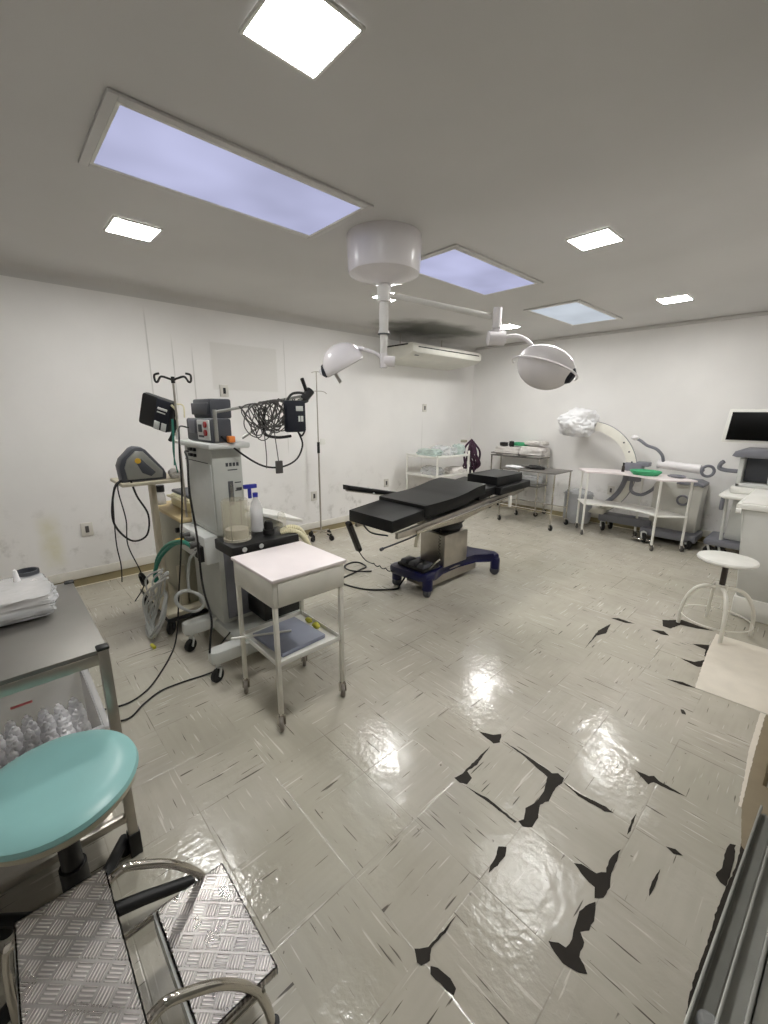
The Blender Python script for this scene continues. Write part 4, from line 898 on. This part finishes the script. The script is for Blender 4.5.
q = MB(); q.crumple((-1.18, 5.70, .855), (.09, .03, .02), .2, 3, 77, 3); tag(q.build('grey_instrument', M['mgrey']), 'grey curved instrument lying at the right end of the crescent table', 'instrument')

# ------------------------------------------------------------------ C-arm x-ray
t = thing('c_arm_xray', 'white C-arm x-ray unit with its head wrapped in white plastic near the far wall', 'x-ray machine', (-1.5, 6.0, 0))
q = MB(); q.crumple((-2.48, 5.98, 1.42), (.235, .16, .175), .3, 1.5, 5, 5, .3, .2); q.build('wrapped_head', M['wrap'], t)
AC = Vector((-2.33, 6.02, .80)); ARm = [(.59, math.radians(a)) for a in range(82, -68, -5)]
q = MB(); rings = []
for R_, a in ARm:
    c, s_ = math.cos(a), math.sin(a)
    ring = []
    for (dr_, dy) in ((-.055, -.03), (.04, -.03), (.055, -.022), (.055, .022), (.04, .03), (-.055, .03)):
        ring.append(q.bm.verts.new((AC.x+(R_+dr_)*c, AC.y+dy, AC.z+(R_+dr_)*s_)))
    rings.append(ring)
for A_, B_ in zip(rings, rings[1:]):
    for j in range(6): q.bm.faces.new((A_[j], A_[(j+1) % 6], B_[(j+1) % 6], B_[j]))
q.bm.faces.new(rings[0]); q.bm.faces.new(rings[-1][::-1]); ca = q.build('c_arc', M['cream'], t)
q = MB(); q.tube([(AC.x+.645*math.cos(math.radians(a)), AC.y-.01, AC.z+.645*math.sin(math.radians(a))) for a in range(80, -70, -8)], .007, 8); q.build('arc_rail', M['mgrey'], ca)
q = MB(); q.tube([(AC.x+.54*math.cos(math.radians(a)), AC.y-.045, AC.z+.54*math.sin(math.radians(a))) for a in range(4, -66, -8)], .03, 10); q.build('arc_cable', M['mgrey'], ca)
for a in (40, 27, 14):
    q = MB(); q.cyl((AC.x+.60*math.cos(math.radians(a)), AC.y-.028, AC.z+.60*math.sin(math.radians(a))), (AC.x+.60*math.cos(math.radians(a)), AC.y-.038, AC.z+.60*math.sin(math.radians(a))), .011, seg=10); q.build('scale_mark', M['dgrey'], ca)
q = MB(); q.box(-1.83, -1.62, 5.97, 6.10, .70, .94, .02); q.box(-1.70, -1.55, 5.98, 6.10, .90, .955, .01); q.build('arc_carriage', M['mgrey'], t)
q = MB(); q.tube([(-1.72, 6.0, .72), (-1.70, 5.96, .58), (-1.58, 5.95, .55), (-1.48, 5.98, .62), (-1.43, 6.0, .70)], .02, 10); q.build('hose', M['mgrey'], t)
q = MB(); q.cyl((-1.46, 6.04, .945), (-1.03, 6.04, .92), .052, seg=20); q.cyl((-1.47, 6.04, .946), (-1.455, 6.04, .945), .056, seg=20); q.build('extension_arm', M['lamp'], t)
q = MB(); q.tube([(-.955+.055*math.cos(a), 6.0+.02*math.cos(a), .91+.06*math.sin(a)) for a in [2*PI*i/12 for i in range(12)]], .016, 10, closed=True); q.cyl((-1.04, 6.04, .92), (-1.0, 6.01, .912), .018, seg=12); q.build('steering_ring', M['mgrey'], t)
q = MB(); q.tube([(-1.74, 5.98, 1.25), (-1.68, 5.98, 1.22), (-1.60, 5.98, 1.165), (-1.50, 5.98, 1.13), (-1.43, 5.99, 1.06), (-1.41, 6.02, .97)], .018, 10); q.build('brake_arm', M['mgrey'], t)
q = MB(); q.crumple((-1.745, 5.97, 1.255), (.045, .035, .03), .15, 2, 9, 3); q.build('brake_grip', M['lamp'], t)
q = MB(); q.prism([(-1.46, .17), (-.97, .15), (-.96, .70), (-1.0, .76), (-1.44, .74), (-1.46, .70)], 5.96, 6.27, 'xz', .02); q.build('cabinet', M['beige2'], t)
q = MB(); q.prism([(-1.22, .735), (-1.03, .745), (-.96, .72), (-.96, .75), (-1.03, .78), (-1.22, .77)], 5.93, 6.27, 'xz', .008); q.build('cabinet_top', M['mgrey'], t)
q = MB(); q.tube([(-1.13+.055*math.cos(a), 5.925, .55+.055*math.sin(a)) for a in [2*PI*i/12 for i in range(12)]], .013, 8, closed=True); q.build('cable_hook', M['mgrey'], t)
q = MB(); q.box(-2.05, -1.42, 5.92, 6.1, .13, .24, .02); q.box(-1.50, -.92, 5.80, 6.2, .08, .17, .02); q.build('base', M['mgrey'], t)
q = MB(); q.frustum((-2.19, -1.98, 5.90, 6.12), (-2.14, -1.98, 5.93, 6.10), .22, .30, .02); q.build('foot_cover', M['cream'], t)
for x, y in ((-1.99, 5.95), (-1.44, 5.76), (-1.0, 5.85), (-1.0, 6.15), (-1.95, 6.12)): caster(t, x, y, .14, .06, .04, -1.0, M['lgrey'], M['black'])
q = MB(); q.box(-1.56, -1.34, 5.70, 5.80, .035, .05, .006); q.build('brake_pedal', M['chrome'], t)

# ------------------------------------------------------------------ monitor cart
t = thing('monitor_cart', 'tall grey x-ray workstation cart with keyboard shelf at the right edge', 'workstation', (-.4, 5.85, 0))
q = MB(); q.box(-.83, .0, 5.68, 6.15, .13, .20, .02); q.build('base', M['mgrey'], t)
for x, y in ((-.79, 5.72), (-.74, 6.1), (-.70, 5.76)): caster(t, x, y, .15, .06, .04, .2, M['lgrey'], M['black'])
q = MB(); q.frustum((-.68, -.02, 5.80, 6.12), (-.66, -.02, 5.80, 6.12), .20, .66, .02); q.build('body', M['lgrey'], t)
q = MB(); q.cyl((-.69, 5.74, .20), (-.70, 5.70, .68), .016, seg=10); q.build('post', M['lgrey'], t)
q = MB(); q.prism([(-.76, 5.60), (-.70, 5.52), (0, 5.48), (0, 6.1), (-.76, 6.1)], .69, .725, 'xy', .012); q.build('work_shelf', M['white'], t)
q = MB(); q.box(-.70, -.02, 5.75, 6.1, .725, .80, .02); q.build('keyboard_box', M['white'], t)
q = MB(); q.box(-.735, -.70, 5.56, 5.60, .56, .70, .01); q.build('shelf_knob', M['mgrey'], t)
q = MB()
q.box(-.665, -.625, 5.76, 6.08, .80, 1.12, .008); q.box(-.625, .0, 6.04, 6.08, .80, 1.12, .004); q.box(-.665, 0, 5.76, 6.08, .80, .84, .008); q.build('hood_frame', M['lgrey'], t)
q = MB(); q.box(-.62, .0, 5.90, 6.03, .85, 1.11); q.build('hood_interior', M['dgrey'], t)
q = MB(); q.box(-.42, -.28, 5.80, 5.9, .842, .97, .015); q.build('inner_unit', M['lgrey'], t)
q = MB(); q.prism([(-.73, 1.125), (-.71, 1.17), (-.64, 1.20), (.0, 1.205), (.0, 1.115), (-.69, 1.11)], 5.70, 6.1, 'xz', .015); q.build('hood', M['mgrey'], t)
q = MB(); q.tube([(-.665, 5.86, .95), (-.78, 5.84, .955), (-.83, 5.83, .975), (-.825, 5.82, 1.02), (-.80, 5.81, 1.05)], .022, 10); q.build('push_handle', M['mgrey'], t)
s = thing('wall_screen', 'flat black screen with a white bezel above the workstation cart', 'screen', (-.45, 5.85, 1.4))
q = MB(); q.prism([(-.86, 1.255), (.0, 1.255), (.0, 1.60), (-.83, 1.60)], 5.82, 5.86, 'xz', .006); q.build('bezel', M['white'], s)
q = MB(); q.prism([(-.825, 1.283), (-.01, 1.283), (-.01, 1.572), (-.805, 1.572)], 5.808, 5.822, 'xz', .002); q.build('display', M['screen'], s)
q = MB(); q.cyl((-.42, 5.90, 1.2), (-.42, 5.88, 1.35), .03, seg=14); q.box(-.52, -.32, 5.86, 5.89, 1.3, 1.5, .006); q.build('stand', M['lgrey'], s)
q = MB(); q.box(-.33, -.15, 5.55, 5.70, .726, .738, .002, M4=None); tag(q.build('paper_sheet', M['tabletop']), 'white paper sheet on the shelf of the workstation cart', 'paper')
q = MB(); q.cyl((-.42, 5.54, .734), (-.22, 5.72, .734), .007, seg=8); tag(q.build('brown_pencil', M['orange']), 'brown pencil lying on the shelf of the workstation cart', 'pencil')

# ------------------------------------------------------------------ white lidded bin and white stool
t = thing('white_bin', 'large white plastic bin with a closed lid behind the white stool', 'bin', (-.12, 4.3, 0))
q = MB(); q.frustum((-.335, .03, 4.10, 4.5), (-.40, .04, 4.08, 4.55), .16, .86, .02); q.build('body', M['binshade'], t)
q = MB(); q.frustum((-.345, .03, 4.09, 4.5), (-.345, .03, 4.09, 4.5), .0, .165, .012); q.build('foot', M['white'], t)
q = MB(); q.box(-.435, .04, 4.05, 4.58, .855, .90, .014); q.frustum((-.42, .04, 4.07, 4.56), (-.38, .04, 4.12, 4.5), .90, .965, .014); q.build('lid', M['white'], t)
q = MB(); q.cyl((-.43, 4.04, .845), (-.40, 4.04, .845), .02, seg=12); q.build('hinge_pin', M['white'], t)

def swivel_base(t, x, y, legs, m):
    for a in legs:
        c, s_ = math.cos(a), math.sin(a)
        q = MB(); q.tube([(x+c*.03, y+s_*.03, .335), (x+c*.10, y+s_*.10, .335), (x+c*.16, y+s_*.16, .29), (x+c*.205, y+s_*.205, .18), (x+c*.215, y+s_*.215, .012)], .013, 10); q.build('leg', m, t)
SX, SY = -.385, 3.69
t = thing('white_stool', 'white metal stool with round seat and four bent legs beside the bare floor patch', 'stool', (SX, SY, 0))
q = MB(); q.lathe([(0, .535), (.16, .535), (.172, .542), (.175, .552), (.17, .562), (.155, .566), (0, .568)], (SX, SY, 0), seg=40); q.build('seat', M['white'], t)
q = MB(); q.cyl((SX, SY, .34), (SX, SY, .54), .018, seg=16); q.build('screw', M['tubewood'], t)
q = MB(); q.cyl((SX, SY, .28), (SX, SY, .36), .036, seg=18); q.build('hub', M['cream'], t)
swivel_base(t, SX, SY, [math.radians(200+90*k) for k in range(4)], M['cream'])
q = MB(); q.tube([(SX+.21*math.cos(a), SY+.21*math.sin(a), .10) for a in [2*PI*i/20 for i in range(20)]], .004, 8, closed=True, k=3); q.build('foot_ring', M['cream'], t)

# ------------------------------------------------------------------ steel table on the left with things on and under it
t = thing('steel_table', 'stainless steel table at the left edge with square legs', 'table', (-1.83, -.35, 0))
q = MB(); q.box(-2.19, -1.465, -.9, .178, .806, .822, .003); q.build('tabletop', M['satin'], t)
q = MB(); q.box(-1.487, -1.462, -.9, .178, .772, .808, .003); q.box(-2.19, -2.165, -.9, .178, .772, .808, .003); q.box(-2.165, -1.487, .155, .178, .772, .808, .003); q.build('rim', M['steel'], t)
for x in (-1.475, -2.178):
    for y in (.165, -.88):
        q = MB(); q.box(x-.015, x+.015, y-.015, y+.015, .06, .82, .003); lg = q.build('leg', M['steel'], t)
        q = MB(); q.box(x-.019, x+.019, y-.019, y+.019, 0, .095, .004); q.build('rubber_foot', M['black'], lg)
        q = MB(); q.box(x-.017, x+.017, y-.017, y+.017, .818, .828, .003); q.build('end_plug', M['black'], lg)
q = MB(); q.box(-1.487, -1.465, -.88, .165, .15, .18, .003); q.box(-2.19, -2.165, -.88, .165, .15, .18, .003); q.box(-2.165, -1.487, -.88, .12, .155, .167, .003); q.build('lower_shelf', M['steel'], t)
# plastic wrapped packs
q = MB(); q.crumple((-1.98, -.17, .868), (.145, .245, .04), .10, 2.6, 1, 5, .8, zmin=.838)
tag(q.build('linen_pack', M['linen']), 'white folded linen pack wrapped in clear plastic on the steel table', 'pack')
q = MB(); q.crumple((-1.98, -.165, .868), (.158, .262, .046), .07, 2.2, 15, 5, .85, zmin=.8365)
tag(q.build('plastic_wrapper', M['bag']), 'clear crinkled plastic wrapper around the linen pack on the steel table', 'wrapper')
q = MB(); q.box(-2.16, -2.03, -.22, .085, .823, .835, .003); tag(q.build('blue_sheet', M['paperblue']), 'blue edged card under the back of the linen pack on the steel table', 'card')
s = thing('metal_cup', 'grey cup with a dark rim behind the linen pack on the steel table', 'cup', (-2.135, .035, .835))
q = MB(); q.lathe([(0, .836), (.034, .836), (.037, .92), (.035, .92), (.032, .845), (0, .845)], (-2.135, .035, 0), seg=26); q.build('body', M['paperblue'], s)
q = MB(); q.lathe([(.036, .905), (.040, .908), (.040, .925), (.034, .925), (.034, .906), (.036, .905)], (-2.135, .035, 0), seg=26); q.build('rim', M['dgrey'], s)
s = thing('dropper_bottle', 'small white nozzle bottle standing at the left edge behind the linen pack', 'bottle', (-2.13, -.13, .835))
q = MB(); q.lathe([(0, .836), (.028, .836), (.03, .90), (.02, .93), (.009, .945), (.006, .985), (0, .985)], (-2.13, -.13, 0), seg=20); q.build('bottle', M['bottle'], s)
q = MB(); q.lathe([(0, .90), (.014, .90), (.006, .955), (0, .96)], (-2.06, .0, 0), seg=14); tag(q.build('nozzle_cap', M['bottle']), 'small white pointed cap lying before the grey cup', 'cap')
# clear storage box with bottles
BX0, BX1, BY0, BY1, BZ = -2.13, -1.60, -.62, .145, .17
t = thing('storage_box', 'frosted plastic storage box full of white bottles under the steel table', 'box', (-1.86, -.25, BZ))
def shell(z0, z1, w, x0, x1, y0, y1):
    q = MB(); q.box(x0, x1, y0, y1, z0, z0+w); q.box(x0, x0+w, y0, y1, z0+w, z1); q.box(x1-w, x1, y0, y1, z0+w, z1); q.box(x0+w, x1-w, y0, y0+w, z0+w, z1); q.box(x0+w, x1-w, y1-w, y1, z0+w, z1); return q
q = shell(BZ, .47, .004, BX0, BX1, BY0, BY1); q.build('tub', M['bin'], t)
q = MB()
for a in ((BX0-.02, BX1+.02, BY1, BY1+.02), (BX0-.02, BX0, BY0, BY1), (BX1, BX1+.02, BY0, BY1)): q.box(*a, .46, .473, .003)
q.build('lip', M['bin'], t)
q = MB(); q.box(BX0+.004, BX0+.006, -.10, -.03, .355, .365); q.build('red_mark', M['redtxt'], t)
proto = None; rnd = random.Random(9); k = 0
for i in range(8):
    for j in range(9):
        x = -2.085+i*.052+(j % 2)*.006; y = .098-j*.052+(i % 2)*.012
        if proto is None:
            s = thing('saline_bottle', '', 'bottle', (0, 0, 0), 'white bottles in the storage box')
            q = MB(); q.lathe([(0, 0), (.022, 0), (.024, .01), (.024, .10), (.020, .115), (.011, .122)], seg=14); q.build('body', M['bottle'], s)
            q = MB(); q.lathe([(.0, .120), (.0165, .120), (.0175, .132), (.015, .142), (.008, .146), (.006, .156), (0, .157)], seg=14); q.build('cap', M['bottle'], s)
            proto = s; r = s; s.location = (x, y, BZ+.006)
        else: r = dup(proto, (x, y, BZ+.006), rotz=rnd.random())
        r['label'] = 'white capped bottle standing in the frosted storage box under the steel table'; k += 1

# ------------------------------------------------------------------ teal stool
TX, TY = -1.262, -.008
t = thing('teal_stool', 'round stool with padded teal seat on a black five-legged base', 'stool', (TX, TY, 0))
Rt = Matrix.Translation((TX, TY, .60))
q = MB(); q.lathe([(0, .0), (.135, .001), (.170, -.004), (.187, -.014), (.191, -.026), (.184, -.036), (.178, -.040), (0, -.040)], (TX, TY, .602), (.02, -.015, 1), seg=48); q.build('seat_cushion', M['teal'], t)
q = MB(); q.lathe([(0, -.040), (.180, -.039), (.184, -.05), (.165, -.072), (.06, -.082), (0, -.082)], (TX, TY, .602), (.02, -.015, 1), seg=40); q.build('seat_pan', M['beige'], t)
q = MB(); q.cyl((TX, TY, .30), (TX, TY, .525), .026, seg=18); q.cyl((TX, TY, .05), (TX, TY, .31), .033, seg=18); q.build('column', M['black'], t)
for k in range(5):
    a = math.radians(77+72*k); c, s_ = math.cos(a), math.sin(a)
    q = MB(); q.tube([(TX, TY, .09), (TX+c*.15, TY+s_*.15, .075), (TX+c*.29, TY+s_*.29, .05)], lambda u: .024-.006*u, 10, smooth=False, flat=.9); lg = q.build('leg', M['black'], t)
    q = MB(); q.lathe([(0, .05), (.018, .05), (.02, .02), (.018, 0), (0, 0)], (TX+c*.275, TY+s_*.275, 0), seg=14); q.build('glide', M['black'], lg)

# ------------------------------------------------------------------ two-step footstool
t = thing('step_stool', 'two-step metal footstool with chequer plate treads and bent steel tubes', 'step stool', (-.88, .1, 0))
UX0, UX1, UY0, UY1, UZ = -1.085, -.70, -.125, .052, .42
VX0, VX1, VY0, VY1, VZ = -1.06, -.725, .14, .325, .21
for nm, (x0, x1, y0, y1, z) in (('upper_tread', (UX0, UX1, UY0, UY1, UZ)), ('lower_tread', (VX0, VX1, VY0, VY1, VZ))):
    q = MB(); q.box(x0, x1, y0, y1, z-.003, z); q.box(x0, x1, y0, y0+.003, z-.026, z); q.box(x0, x1, y1-.003, y1, z-.026, z); q.box(x0, x0+.003, y0, y1, z-.026, z); q.box(x1-.003, x1, y0, y1, z-.026, z)
    q.build(nm, M['tread'], t, angle=20)
for x in (UX0+.02, UX1-.02):
    q = MB(); q.tube([(x, UY1-.01, .39), (x, UY1+.03, .405), (x, .12, .385), (x, .19, .325), (x, .255, .23), (x, .285, .14), (x, .30, .03)], .011, 12)
    q.tube([(x, UY1-.01, .39), (x, UY0+.01, .39), (x, UY0-.02, .36), (x, UY0-.03, .2), (x, UY0-.03, .03)], .011, 12)
    q.tube([(x, UY0-.03, .19), (x, .285, .19)], .009, 10, smooth=False)
    fr = q.build('side_frame', M['chrome'], t)
    for y in (.302, UY0-.03):
        q = MB(); q.cyl((x, y, 0), (x, y, .05), .015, seg=14); q.build('rubber_foot', M['black'], fr)
q = MB(); q.box(UX0+.02, UX1-.02, UY0-.005, UY0+.003, .30, .395); q.build('brace', M['lgrey'], t)
q = MB(); q.box(UX0+.02, UX1-.02, .132, .139, .14, .20); q.build('brace', M['lgrey'], t)

# ------------------------------------------------------------------ camera
F, YAW, PITCH, ROLL = 418.9, -.81734, -.23364, .00522
f = Vector((math.sin(YAW)*math.cos(PITCH), math.cos(YAW)*math.cos(PITCH), math.sin(PITCH)))
r = Vector((math.cos(YAW), -math.sin(YAW), 0)); u = r.cross(f)
r2 = math.cos(ROLL)*r+math.sin(ROLL)*u; u2 = -math.sin(ROLL)*r+math.cos(ROLL)*u
cam = bpy.data.cameras.new('camera'); co = bpy.data.objects.new('camera', cam); C.objects.link(co)
m4 = Matrix((r2, u2, -f)).transposed().to_4x4(); m4.translation = Vector((0, 0, 1.55)); co.matrix_world = m4
cam.sensor_fit = 'VERTICAL'; cam.sensor_height = 24; cam.lens = F/1024*24; cam.clip_start = .02
bpy.context.scene.camera = co

# ------------------------------------------------------------------ light and colour
w = bpy.data.worlds.new('world'); bpy.context.scene.world = w; w.use_nodes = True
w.node_tree.nodes['Background'].inputs['Color'].default_value = (.8, .85, 1, 1); w.node_tree.nodes['Background'].inputs['Strength'].default_value = .1
sc = bpy.context.scene
sc.view_settings.view_transform = 'Standard'; sc.view_settings.look = 'None'; sc.view_settings.exposure = 0; sc.view_settings.gamma = 1.05
sc.cycles.use_denoising = True
try: sc.cycles.denoiser = 'OPENIMAGEDENOISE'
except Exception: pass
sc.cycles.max_bounces = 10; sc.cycles.diffuse_bounces = 5; sc.cycles.transparent_max_bounces = 16
sc.cycles.caustics_reflective = False; sc.cycles.caustics_refractive = False; sc.cycles.sample_clamp_indirect = 6
for o in bpy.data.objects:
    if '_o' in o: del o['_o']
